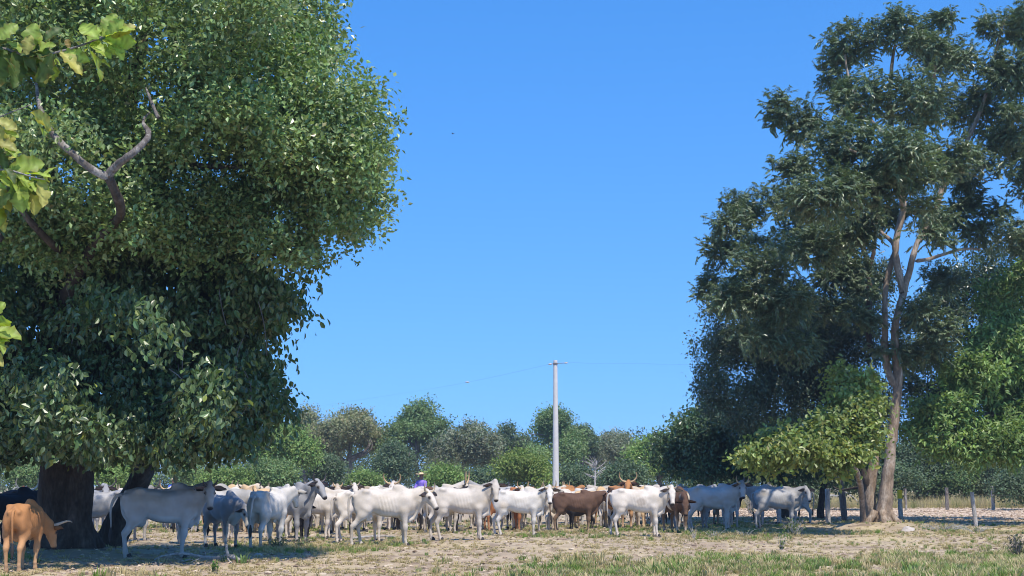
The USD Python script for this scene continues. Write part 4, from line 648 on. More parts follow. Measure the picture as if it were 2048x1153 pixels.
cow(262, 1082, 62, 'grey', 'blue grey cow seen from behind beside the leaning trunk', 1.08, horn='up', hc='dark', tail=-0.05)
cow(412, 1086, 8, 'grey', 'shaded humped cow just behind the large grey cow', 1.09, horn='stub', hc='dark', neck_yaw=-10, head_pitch=70, neck_pitch=8, hump=1.0, thin=0.1)
cow(444, 1092, -62, 'dark_grey', 'white faced grey cow with lowered head at the edge of the shade', 1.0, horn='none', neck_yaw=8, neck_pitch=-12, head_pitch=72, paint_kw=dict(white_face=True), hump=0.6)
cow(490, 1076, 160, 'bright', 'pale cow standing broadside behind the white faced grey cow', 1.03, horn='stub', neck_yaw=-20, thin=0.5)
cow(534, 1097, 66, 'bright', 'thin white cow seen from behind with rust stained hind legs', 1.06, horn='none', neck_yaw=-30, head_yaw=10, thin=1.0, hump=0.3, tail=0.05, steps=(0.02, -0.04, 0.05, -0.02), paint_kw=dict(dirty=1.0))
cow(579, 1083, -52, 'dark_grey', 'dusky grey headed cow with dark upright horns facing the camera', 1.13, horn='up', hc='dark', neck_yaw=10, neck_pitch=34, head_yaw=0, head_pitch=50, hump=0.8, paint_kw=dict())
cow(604, 1077, -78, 'black', 'small black calf peering out between white cows', 0.74, 'calf', 'calf', horn='none', calf=True, dewlap=0, hump=0.1, neck_yaw=6, neck_pitch=18, head_pitch=58)
cow(622, 1077, 4, 'white', 'white cow in profile looking right beside the black calf', 1.04, horn='none', neck_yaw=-6, neck_pitch=14, head_yaw=-12, head_pitch=42, thin=0.6, hump=0.5, steps=(0.06, -0.06, 0.03, -0.05))
cow(661, 1070, -80, 'cream', 'cream cow facing the camera with short spread horns, behind the profile cow', 1.06, horn='stub', hc='tan', neck_pitch=26, head_pitch=55)
cow(722, 1084, 22, 'white', 'white cow mostly hidden behind the big broadside white cow', 1.03, horn='stub', neck_yaw=20, thin=0.7, steps=(0, 0, 0.12, -0.1))
cow(768, 1093, 5, 'white', 'big white humped cow standing broadside in front, looking right', 1.07, horn='up', hc='pale', neck_yaw=-26, neck_pitch=14, head_yaw=-46, head_pitch=50, thin=0.85, hump=0.7, dewlap=1.0, steps=(0.02, 0.05, 0.10, -0.14), tail=0.03, paint_kw=dict(dirty=0.15))
cow(920, 1085, 4, 'white', 'flat headed hornless white cow staring straight at the camera', 1.06, horn='none', neck_yaw=-40, neck_pitch=34, head_yaw=-88, head_pitch=68, thin=0.5, hump=0.25, dewlap=0.9, steps=(0.04, 0.06, -0.10, 0.12), tail=0.06, paint_kw=dict(dirty=0.2))
cow(1036, 1072, 3, 'bright', 'bright white cow with upright horns staring at the camera left of the pole', 1.04, horn='up', hc='pale', neck_yaw=-38, neck_pitch=28, head_yaw=-90, head_pitch=66, thin=0.3, hump=0.6, dewlap=1.1, steps=(0.02, 0.0, -0.04, 0.12))
cow(1098, 1062, 72, 'white', 'white cow seen from behind at the foot of the concrete pole', 1.02, horn='none', neck_yaw=15, thin=0.9, hump=0.3, tail=0.04)
cow(1150, 1064, 8, 'brown', 'chocolate brown young cow standing broadside right of the pole', 0.99, 'young_cow', horn='none', neck_yaw=-14, neck_pitch=18, head_yaw=-28, head_pitch=56, thin=0.8, hump=0.3, dewlap=0.5, tail=-0.02, steps=(0.03, -0.02, 0.05, -0.04))
cow(1160, 1058, 200, 'black', 'black calf seen beneath the belly of the brown cow', 0.70, 'calf', 'calf', horn='none', calf=True, dewlap=0, hump=0.1, neck_pitch=-10, head_pitch=60)
cow(1186, 1057, 30, 'tan', 'tan cow standing close behind the head of the brown cow', 1.02, horn='stub', hc='tan', neck_yaw=20, thin=0.5)
cow(1214, 1057, 84, 'white', 'thin white cow seen squarely from behind, right of the brown cow', 1.03, horn='none', thin=1.0, hump=0.2, neck_yaw=-8, neck_pitch=4, tail=0.01)
cow(1243, 1059, -68, 'orange', 'orange brown cow with tall lyre shaped horns', 1.12, horn='lyre', hc='tan', neck_yaw=-20, neck_pitch=34, head_yaw=-30, head_pitch=40, hump=0.7, paint_kw=dict(patches='brown'))
cow(1276, 1074, 2, 'white', 'white cow with a grey smudge on her side and horn stubs, staring at the camera', 1.07, horn='stub', hc='pale', neck_yaw=-36, neck_pitch=22, head_yaw=-86, head_pitch=66, thin=0.5, hump=0.35, dewlap=0.8, steps=(0.02, 0.08, -0.12, 0.06), tail=0.05, paint_kw=dict(brand=True, dirty=0.1))
cow(1352, 1067, -68, 'brown', 'brown and white patched cow with lowered head in the tree shade', 1.04, horn='none', neck_yaw=-12, neck_pitch=-10, head_yaw=-20, head_pitch=75, paint_kw=dict(patches='cream'), hump=0.4)
cow(1384, 1060, 24, 'dark_grey', 'dark cow almost hidden behind the dappled grey cow', 1.07, horn='none', neck_yaw=30, hump=0.6)
cow(1425, 1062, 3, 'grey', 'dappled grey cow with spread horns and a white nose in the right hand shade', 1.11, horn='up', hc='tan', neck_yaw=-34, neck_pitch=32, head_yaw=-84, head_pitch=64, hump=0.5, dewlap=1.3, thin=0.2, steps=(0.03, -0.05, 0.02, -0.08), tail=0.05)
cow(1556, 1060, 4, 'grey', 'bluish grey cow at the right end of the herd facing the camera', 1.03, horn='none', neck_yaw=-34, neck_pitch=22, head_yaw=-62, head_pitch=60, hump=0.2, dewlap=1.1, thin=0.2, steps=(0, 0, 0.06, -0.08))
cow(1552, 1054, 178, 'dark_grey', 'bluish grey cow looking left, behind the one at the right end of the herd', 1.08, horn='back', hc='dark', neck_yaw=8, neck_pitch=22, head_pitch=48, hump=0.7)
# rear ranks: what shows of them between and above the front rank
rear = [
 (338, 1060, -80, 'white', 'pale horned white cow facing out below the person in blue', 'lyre', {}), (402, 1058, -20, 'white', 'white cow with curved pale horns behind the shaded humped cow', 'lyre', {}), (430, 1050, 170, 'orange', 'cow with orange back in the rear rank left of the raised tail', 'stub', {}), (455, 1064, 20, 'cream', 'cream humped cow behind the white faced grey cow', 'stub', dict(hump=1.1)),
 (482, 1060, 165, 'tan', 'tan humped cow behind the white faced grey cow', 'none', dict(hump=1.2)), (496, 1054, -60, 'brown', 'dark brown horned cow in the rear rank left of the raised tail', 'up', {}), (514, 1068, 110, 'tan', 'tan cow whose legs show left of the thin white cow', 'stub', {}), (547, 1056, 10, 'orange', 'orange backed cow between the raised tail and the dusky grey head', 'none', {}),
 (592, 1062, 175, 'white', 'white cow behind the dusky grey headed cow', 'stub', {}), (612, 1052, 20, 'cream', 'cream backed cow in the rear rank above the black calf', 'none', {}), (640, 1050, 160, 'white', 'white cow in the rear rank above the profile cow', 'up', {}), (690, 1062, -75, 'white', 'white cow facing out left of the big broadside cow', 'stub', {}),
 (708, 1048, 15, 'white', 'white backed cow in the far rank left of the big broadside cow', 'none', {}), (752, 1058, 170, 'cream', 'cream cow whose legs show under the big broadside cow', 'stub', {}), (791, 1060, -84, 'white', 'white cow with thin upright horns rising over the big broadside cow', 'lyre', dict(scale=1.15)), (806, 1046, 178, 'white', 'white humped cow behind the neck of the big broadside cow', 'none', dict(hump=1.2)),
 (838, 1060, 8, 'brown', 'dark brown cow behind the dewlap of the big broadside cow', 'none', dict(neck_pitch=-8.0)), (884, 1062, 12, 'black', 'black cow whose legs show behind the flat headed cow', 'none', {}), (872, 1054, 6, 'white', 'white cow with backswept horns above the back of the flat headed cow', 'back', dict(scale=1.13)), (935, 1060, 20, 'white', 'white cow striding behind the flat headed cow', 'none', dict(steps=(0.1, -0.1, 0.12, -0.1))),
 (946, 1046, 0, 'cream', 'cream cow in the far rank behind the flat headed cow', 'stub', {}), (992, 1052, 178, 'grey', 'grey cow with backswept horns just right of the flat white head', 'back', dict(scale=1.13)), (1010, 1060, 30, 'rust', 'rust brown cow whose legs show behind the bright white cow', 'none', {}), (1024, 1046, -40, 'white', 'white cow with short horns in the far rank above the bright white cow', 'stub', {}),
 (1052, 1052, -70, 'cream', 'cream humped cow with reddish horns above the bright white cow', 'lyre', dict(hump=1.1)), (1084, 1048, 20, 'white', 'white cow half hidden by the upright horned head left of the pole', 'up', {}), (1128, 1046, 10, 'brown', 'dark cow in the far rank right of the pole', 'none', {}), (1158, 1048, 172, 'orange', 'orange cow with pale face over the back of the brown cow', 'stub', dict(paint_kw=dict(white_face=True))),
 (1180, 1044, 160, 'orange', 'orange backed cow in the far rank above the head of the brown cow', 'up', {}), (1262, 1050, 20, 'rust', 'rust brown cow whose legs show behind the smudged white cow', 'none', {}), (1270, 1042, -30, 'white', 'white cow with long pale horns in the far rank above the smudged cow', 'wide', {}), (1296, 1046, 10, 'cream', 'cream cow behind the shoulders of the smudged white cow', 'none', {}),
 (1312, 1056, 165, 'tan', 'tan cow whose legs show under the smudged white cow', 'none', {}), (1336, 1048, 60, 'grey', 'grey cow behind the face of the smudged white cow', 'none', {}), (1358, 1048, -84, 'bright', 'bright white polled head in the gap left of the dappled grey cow', 'none', {}), (1408, 1052, 10, 'brown', 'brown and white faced cow over the back of the dappled grey cow', 'none', dict(paint_kw=dict(white_face=True))),
 (1440, 1050, 5, 'black', 'black cow whose back shows over the dappled grey cow', 'none', {}), (1583, 1050, 190, 'grey', 'grey cow whose legs show behind the pair at the right end of the herd', 'none', {})]
for px, py, hd, st, lb, hn, kw in rear:
    kw = dict(kw); sc = kw.pop('scale', 1.05); r = cow_rng
    cow(px, py, hd + r.uniform(-8, 8), st, lb, sc, horn=hn, hc=['pale', 'tan', 'dark'][int(r.integers(0, 3))], neck_yaw=kw.pop('neck_yaw', float(r.uniform(-25, 25))), neck_pitch=kw.pop('neck_pitch', float(r.uniform(16, 34))), head_pitch=kw.pop('head_pitch', float(r.uniform(40, 66))), steps=kw.pop('steps', tuple(r.uniform(-0.07, 0.07, 4))), thin=kw.pop('thin', float(r.uniform(0.1, 0.8))), hump=kw.pop('hump', float(r.uniform(0.3, 0.9))), tail=float(r.uniform(-0.06, 0.06)), **kw)

# more of the crowd, hardly told apart in the gaps
for px, py, st, lb in [
  (296, 1060, 'white', 'white cow whose legs show under the belly of the large grey cow'), (326, 1056, 'brown', 'brown cow mostly hidden behind the neck of the large grey cow'), (456, 1050, 'tan', 'tan cow in the far rank over the white lowered face'), (472, 1062, 'cream', 'cream cow whose legs show right of the white lowered face'), (524, 1060, 'black', 'black cow whose legs show left of the thin white cow'), (540, 1066, 'cream', 'cream cow whose legs show between the legs of the thin white cow'), (602, 1066, 'tan', 'tan cow whose legs show behind the black calf'), (632, 1066, 'cream', 'cream cow whose legs show under the profile cow'),
  (352, 1052, 'white', 'white cow mostly hidden just below the person in blue'), (380, 1064, 'cream', 'cream cow mostly hidden behind the face of the large grey cow'), (420, 1066, 'grey', 'grey cow mostly hidden behind the shaded humped cow'), (512, 1050, 'white', 'white cow in the far rank directly left of the raised tail'),
  (570, 1050, 'cream', 'cream cow in the far rank over the back of the thin white cow'), (578, 1068, 'bright', 'bright cow whose legs show behind the dusky grey headed cow'), (650, 1060, 'white', 'white cow whose legs show beneath the neck of the profile cow'), (676, 1050, 'grey', 'greyish cow in the far rank right of the muzzle of the profile cow'),
  (722, 1064, 'cream', 'cream cow whose legs show under the rump of the big broadside cow'), (736, 1050, 'white', 'white cow in the far rank over the rump of the big broadside cow'), (770, 1048, 'bright', 'bright cow in the far rank over the mid back of the big broadside cow'), (806, 1062, 'white', 'white cow whose legs show past the forelegs of the big broadside cow'),
  (886, 1048, 'grey', 'grey cow in the far rank just right of the rider in purple'), (884, 1066, 'white', 'white cow whose legs show under the flank of the flat headed cow'), (918, 1052, 'cream', 'cream cow in the far rank over the mid back of the flat headed cow'), (970, 1058, 'white', 'white cow right behind the face of the flat headed cow'),
  (1030, 1058, 'white', 'white cow whose legs show under the bright white cow'), (1072, 1058, 'cream', 'cream cow right behind the upright horned head left of the pole'), (1108, 1052, 'white', 'white cow half hidden at the very foot of the pole'), (1140, 1052, 'bright', 'bright cow peeping over the rump of the brown cow'),
  (1232, 1050, 'white', 'white cow in the far rank left of the tall lyre horns'), (1250, 1056, 'cream', 'cream cow behind the rump of the smudged white cow'), (1330, 1056, 'white', 'white cow right behind the face of the smudged white cow'), (1376, 1052, 'grey', 'grey cow behind the brown and white patched cow'), (1460, 1056, 'grey', 'grey cow behind the chest of the dappled grey cow')]:
    r = cow_rng; cow(px, py, float(r.choice([0, 180, 90, 270, 30, 150])) + r.uniform(-20, 20), st, lb, float(r.uniform(0.98, 1.08)), horn=['none', 'stub', 'stub', 'up'][int(r.integers(0, 4))], hc=['pale', 'tan', 'dark'][int(r.integers(0, 3))], group='cattle packed in the middle of the herd', neck_yaw=float(r.uniform(-25, 25)), neck_pitch=float(r.uniform(0, 26)), head_pitch=float(r.uniform(40, 70)), steps=tuple(r.uniform(-0.08, 0.08, 4)), thin=float(r.uniform(0.1, 0.9)), hump=float(r.uniform(0.2, 0.9)))

# ---------------------------------------------------------------- concrete pole and its wires
pd = 84.0; pg = at(1112, HORIZON + EYE * FPX * 1.02 / pd, pd); pg[2] = 0
pole = thing('utility_pole', 'tall tapering grey concrete utility pole rising behind the herd', 'utility pole', pg)
ztop = at(1112, 721, pd)[2]; k = ppm(pd)
obj('shaft', tube([(0, 0, -0.2), (0, 0, ztop * 0.5), (0, 0, ztop - 0.03), (0, 0, ztop)], [6.9 / k, 5.6 / k, 4.2 / k, 3.8 / k], 20), MAT['concrete'], pole, smooth=40)
zc = at(1112, 728, pd)[2]
obj('crossarm', tube([(-10 / k, -0.16, zc - 0.03), (24 / k, -0.16, zc + 0.05)], 0.022, 6), MAT['metal'], pole, smooth=40)
obj('collar', tube([(0, 0, zc - 0.05), (0, 0, zc + 0.05)], 4.9 / k, 14), MAT['metal'], pole, smooth=40)
obj('insulator', tube([(-14 / k, -0.16, zc - 0.05), (-12 / k, -0.16, zc - 0.045), (-9 / k, -0.16, zc - 0.035), (-7 / k, -0.16, zc - 0.03)], [0.03, 0.06, 0.06, 0.03], 10), MAT['ceramic'], pole, smooth=True)
obj('insulator', tube([(18 / k, -0.16, zc + 0.02), (20 / k, -0.16, zc + 0.04), (23 / k, -0.16, zc + 0.05), (25 / k, -0.16, zc + 0.05)], [0.03, 0.05, 0.05, 0.03], 10), MAT['ceramic'], pole, smooth=True)
A0 = vec(-13 / k, -0.16, zc - 0.05) + pg; A1 = at(935, 765, 112); A2 = at(640, 812, 165)
wire = obj('power_line', tube(spline([A0, at(1020, 747, 97), A1, at(800, 788, 135), A2], 40), 0.004, 4), MAT['metal'], label='thin power line sagging from the pole towards the left', category='power line')
obj('insulator', tube([A1 - vec(0.18, 0, -0.03), A1, A1 + vec(0.18, 0, 0)], [0.03, 0.06, 0.03], 8), MAT['ceramic'], wire, smooth=True)
obj('power_line', tube(spline([vec(25 / k, -0.16, zc + 0.05) + pg, at(1380, 729, 78), at(1700, 728, 70), at(2200, 722, 62)], 40), 0.003, 4), MAT['metal'], label='thin power line running right from the pole past the dark trees', category='power line')
# ---------------------------------------------------------------- fences
def post(px, top, base, w, label, mat='wood', lean=0.0, paint=None, name='fence_post', group=None):
    g = gnd(px, base); d = g[1]; g[2] = float(terrain(g[0], g[1])); s = ppm(d); z = at(px, top, d)[2] - g[2]; r = w / 2 / s
    t = thing(name, label, 'fence post', g, group=group); rr = np.random.default_rng(int(px)); q = [(0, 0, -0.1), (lean * z * 0.5 + rr.normal(0, .006), 0, z * 0.5), (lean * z, 0, z - 0.02), (lean * z, 0, z + rr.uniform(0, .02))]
    v, f = tube(spline(q, 10), np.linspace(r * 1.06, r * 0.95, 10), 9); v = v + (meshkit.noise(v * vec(40, 40, 4), int(px)) - 0.5)[:, None] * vec(0.25 * r, 0.25 * r, 0.02)
    obj('post', (v, f), MAT[mat], t, smooth=35)
    if paint: obj('painted_top', tube([(lean * z * 0.8, 0, z * 0.76), (lean * z, 0, z + 0.012)], r * 1.10, 10), MAT['yellow'], t, smooth=35)
    return t, g, z
fronts = [post(1657, 979, 1053, 10, 'sturdy grey fence post left of the tall tree trunk'), post(1802, 981, 1051, 9, 'fence post with a yellow painted top right of the tall tree trunk', paint=True), post(1952, 986, 1056, 8, 'leaning pale fence post in front of the tilled field', lean=-0.07)]
backs = [post(1688, 975, 1021, 6, 'slim grey post at the back of the field left of the trunk'), post(1812, 978, 1022, 5, 'thin dark post at the back of the field close right of the trunk', 'bark_grey'), post(1895, 976, 1021, 7, 'dark split post in the far fence behind the field', 'bark_grey'), post(1987, 973, 1021, 7, 'grey post in the far fence nearest the right edge'), post(1726, 980, 1022, 5, 'thin grey stake at the back of the field just left of the split trunks')]
for nm, fl, hs_ in (('front fence', fronts, (0.35, 0.8)), ):
    pts = [(q[1], q[2]) for q in fl]; pts = [(gnd(1450, 1050), 1.3)] + pts + [(gnd(2150, 1058), 1.3)]
    for j, hf in enumerate((0.30, 0.62, 0.92)):
        P_ = np.array([g_ + vec(0, -0.08, hf * z_) for g_, z_ in pts]); obj('fence_wire', tube(P_, 0.0022, 4), MAT['metal'], label=['lowest', 'middle', 'top'][j] + ' strand of thin wire along the front fence posts', category='fence wire')
post(27, 929, 1010, 7, 'tall thin grey post behind the cattle at the left edge', 'concrete', name='fence_post')
for i, (px, top, base, w, lb) in enumerate([(1856, 977, 1002, 8, 'pale pointed termite mound in the far grass, left of a pair'), (1872, 980, 1000, 8, 'squat pale termite mound in the far grass, right of a pair'), (1976, 971, 1000, 8, 'slender pale termite mound in the far grass near the right edge')]):
    g = gnd(px, 1011); d = g[1]; s = ppm(d); z = at(px, top, d)[2]; v, f = tube(spline([(0, 0, -0.1), (0.02, 0, z * 0.5), (-0.03, 0, z * 0.85), (0.0, 0, z)], 10), np.array([1, 1.05, 1.0, 0.95, 0.9, 0.8, 0.68, 0.52, 0.34, 0.12]) * w / s * 0.6, 9)
    v = v + (meshkit.noise(v * 6, i) - 0.5)[:, None] * 0.08; obj('termite_mound', (v + vec(g[0], g[1], 0), f), MAT['stone'], smooth=True, label=lb, category='termite mound')
# ---------------------------------------------------------------- dead wood, stones, weeds
def stick(parent, name, pts, mat='wood', sides=7, seed=0):
    P, r = [], []
    for px, py, b, w in pts:                                          # lying on the ground at row b, seen at row py
        d = gnd(px, b)[1]; q = at(px, py, d); q[2] = max(q[2], float(terrain(q[0], q[1])) + 0.01); P.append(q); r.append(w / ppm(d))
    n = 5 * len(P); c = spline(P, n); v, f = tube(c, np.interp(np.linspace(0, 1, n), np.linspace(0, 1, len(r)), r), sides); v = v + (meshkit.noise(v * 12, seed) - 0.5)[:, None] * 0.02
    return obj(name, (v, f), MAT[mat], parent, smooth=True)
fb = thing('fallen_branch', 'pale forked dead branch lying in front of the large grey cow', 'fallen branch')
stick(fb, 'limb', [(309, 1120, 1124, 1.6), (318, 1115, 1124, 2.2), (345, 1109, 1124, 2.8), (372, 1108, 1123, 3.2), (400, 1113, 1123, 3.4), (430, 1116, 1123, 3.8), (455, 1113, 1124, 4.6), (478, 1120, 1126, 3), (490, 1127, 1128, 1.4)])
stick(fb, 'limb', [(455, 1113, 1124, 4.2), (454, 1102, 1124, 3.2), (453, 1094, 1124, 2.8), (452, 1088, 1124, 2.6)])
stick(fb, 'limb', [(318, 1115, 1124, 1.6), (317, 1125, 1126, 1.2), (314, 1130, 1130, 0.8)]); stick(fb, 'limb', [(411, 1114, 1123, 0.8), (411, 1106, 1123, 0.7), (409, 1102, 1123, 0.5)]); stick(fb, 'limb', [(455, 1118, 1125, 2), (462, 1126, 1130, 1.2), (468, 1133, 1136, 0.7)])
rs = np.random.default_rng(88)
tw = thing('twig_heap', 'heap of thin dry twigs below the forked dead branch', 'twigs')
for i in range(14):
    x0, y0 = rs.uniform(330, 390), rs.uniform(1123, 1134); a = rs.normal(0, 0.4); ln = rs.uniform(12, 40); stick(tw, 'twig', [(x0, y0 - 1, y0 + 1, 0.8), (x0 + ln * 0.5, y0 - rs.uniform(0, 5), y0 + 1, 0.8), (x0 + ln, y0 - rs.uniform(-2, 9), y0 + 2, 0.4)], 'bark_grey' if i % 2 else 'wood', 5, i)
lg = thing('log', 'long thin pale log lying on the ground behind the big broadside cow', 'log'); stick(lg, 'limb', [(700, 1078, 1080, 2.0), (725, 1075, 1078, 2.4), (760, 1073, 1076, 2.2), (790, 1074, 1077, 1.4)])
lg = thing('log', 'pale fallen trunk lying behind the sturdy fence post', 'log'); stick(lg, 'limb', [(1632, 997, 1006, 4), (1660, 994, 1005, 4.5), (1700, 996, 1006, 4)], 'wood')
lg = thing('dead_bough', 'curved bleached bough arching over the sturdy fence post', 'branch'); stick(lg, 'limb', [(1604, 963, 1014, 1.0), (1625, 969, 1014, 2), (1642, 977, 1014, 2.4), (1660, 979, 1014, 2.2), (1700, 990, 1014, 1.4), (1720, 1012, 1014, 1.0)], 'wood')
st2 = thing('dry_stick', 'thin dark dry stick in the grass at the lower right', 'stick'); stick(st2, 'limb', [(1836, 1125, 1131, 0.7), (1868, 1126, 1133, 0.9), (1882, 1133, 1140, 0.9), (1902, 1146, 1152, 0.7)], 'bark_dark', 5)
def rock(px, py, w, hgt, mat, label, name='stone', cat='stone', seed=0):
    g = gnd(px, py); s = ppm(g[1]); m = trimesh.creation.icosphere(3, 1.0); v = m.vertices * (0.75 + 0.5 * meshkit.noise(m.vertices * 1.6 + seed * 3.3, seed))[:, None] * (0.92 + 0.16 * meshkit.noise(m.vertices * 5, seed))[:, None]
    v = v * vec(w / s / 2, w / s / 2.6, hgt / s); obj(name, (v + vec(g[0], g[1], float(terrain(g[0], g[1]))), m.faces), MAT[mat], smooth=50, label=label, category=cat)
rock(516, 1113, 20, 6, 'stone', 'flat pale stone on the grass right of the forked dead branch', seed=1)
rock(840, 1094, 22, 4, 'clod', 'reddish earth lump below the muzzle of the big broadside cow', 'earth_lump', 'earth lump', 2)
rock(1122, 1081, 20, 3, 'clod', 'low reddish earth lump in front of the brown cow', 'earth_lump', 'earth lump', 3)
rock(1816, 1064, 26, 9, 'stone', 'rounded pale stone at the right foot of the tree mound', seed=4)
rock(960, 1085, 18, 4, 'clod', 'dark dung pile near the forefeet of the flat headed cow', 'dung_pile', 'dung', 5)
MAT['rustleaf'] = plain('orange_leaf', (0.42, 0.17, 0.07), 0.9); rock(1548, 1073, 16, 3, 'rustleaf', 'orange clay lump in front of the bluish grey cow', 'clay_lump', 'earth lump', 6)
def weed(px, py, hpx, wpx, n, green, label, name='weed', dryness=0.5, cat='weed', leaf=0.06, seed=0, leafc=(0.12, 0.17, 0.04)):
    g = gnd(px, py); s = ppm(g[1]); r = np.random.default_rng(seed + 11); t = thing(name, label, cat, vec(g[0], g[1], float(terrain(g[0], g[1]))))
    ms, ends = [], []
    for i in range(n):
        a = r.uniform(0, 6.28); o = r.uniform(0.1, 1) * wpx / s / 2; hh = hpx / s * r.uniform(0.45, 1.0); q = spline([(0.2 * o * math.cos(a), 0.2 * o * math.sin(a), -0.02), (0.6 * o * math.cos(a) + r.normal(0, .02), 0.6 * o * math.sin(a), hh * 0.6), (o * math.cos(a), o * math.sin(a), hh)], 6); ms.append(tube(q, np.linspace(0.008, 0.003, 6), 4, False)); ends.append(q)
    obj('stem', cat_m(ms), MAT['wood' if dryness > 0.4 else 'bark_grey'], t, kind='stuff')
    if green:
        Q = np.vstack([e[r.integers(1, 6, max(1, green // n + 1))] for e in ends]); m_ = len(Q); D = unit(r.normal(size=(m_, 3)) + vec(0, 0, 0.2)); N = unit(r.normal(size=(m_, 3)) * 0.5 + vec(0, 0, 1)); N = unit(N - D * (N * D).sum(1, keepdims=True))
        m, c = leaf_mesh(Q, D, N, leaf * r.uniform(0.6, 1.3, m_), 0.3, leafc, r); obj('foliage', m, MAT['leaf'], t, color=c, kind='stuff')
cat_m = cat
weed(1588, 1073, 42, 60, 34, 90, 'dry twiggy shrub with a few green leaves before the bluish grey cow', 'dry_shrub', 0.6, 'shrub', 0.10, 1)
weed(1562, 1098, 34, 30, 10, 40, 'thin sparse sapling in the open ground below the dry twiggy shrub', 'sapling', 0.6, 'sapling', 0.08, 2)
weed(430, 1147, 22, 16, 9, 60, 'small bright green weed below the forked dead branch', 'weed', 0.2, 'weed', 0.07, 3, (0.10, 0.22, 0.04))
weed(555, 1100, 26, 70, 40, 160, 'leafy grey green weeds at the feet of the thin white cow', 'weed', 0.4, 'weed', 0.07, 4, (0.13, 0.16, 0.07))
weed(600, 1096, 20, 50, 26, 90, 'tangled weeds in shadow right of the thin white cow', 'weed', 0.4, 'weed', 0.07, 5, (0.11, 0.15, 0.06))
weed(1428, 1075, 18, 60, 22, 10, 'tuft of dry stalks in front of the dappled grey cow', 'dry_stalks', 0.7, 'weed', 0.06, 6)
weed(1490, 1074, 16, 50, 18, 8, 'tuft of dry stalks between the dappled cow and the twiggy shrub', 'dry_stalks', 0.7, 'weed', 0.06, 7)
weed(1390, 1078, 26, 24, 10, 6, 'few tall dry stalks left of the feet of the dappled grey cow', 'dry_stalks', 0.7, 'weed', 0.06, 8)
weed(1503, 1030, 60, 50, 60, 120, 'dry grey bramble between the dappled cow and the bluish grey pair', 'dry_shrub', 0.6, 'shrub', 0.12, 9, (0.14, 0.15, 0.08))
weed(1543, 1024, 95, 46, 70, 0, 'hanging tangle of dead pale twigs behind the bluish grey cows', 'dead_tangle', 0.8, 'shrub', 0.1, 10)
weed(1640, 1022, 40, 70, 60, 160, 'spiky grey green grass clump behind the sturdy fence post', 'grass_clump', 0.3, 'weed', 0.25, 12, (0.13, 0.17, 0.09))
weed(1760, 1013, 50, 90, 60, 260, 'leafy undergrowth behind the tall tree trunk', 'undergrowth', 0.3, 'bush', 0.22, 13, (0.075, 0.115, 0.045))
weed(1850, 1013, 44, 110, 70, 300, 'blue green undergrowth along the far fence right of the trunk', 'undergrowth', 0.3, 'bush', 0.22, 14, (0.08, 0.12, 0.06))
weed(2038, 1112, 46, 60, 50, 160, 'dark twiggy bush at the lower right edge', 'dark_bush', 0.3, 'bush', 0.07, 15, (0.05, 0.07, 0.03))
weed(1884, 1064, 16, 120, 60, 40, 'dry bent weeds along the little gully right of the tree mound', 'dry_weeds', 0.7, 'weed', 0.06, 16)
weed(1950, 1066, 14, 90, 50, 40, 'dry weeds around the foot of the leaning pale fence post', 'dry_weeds', 0.7, 'weed', 0.06, 17)
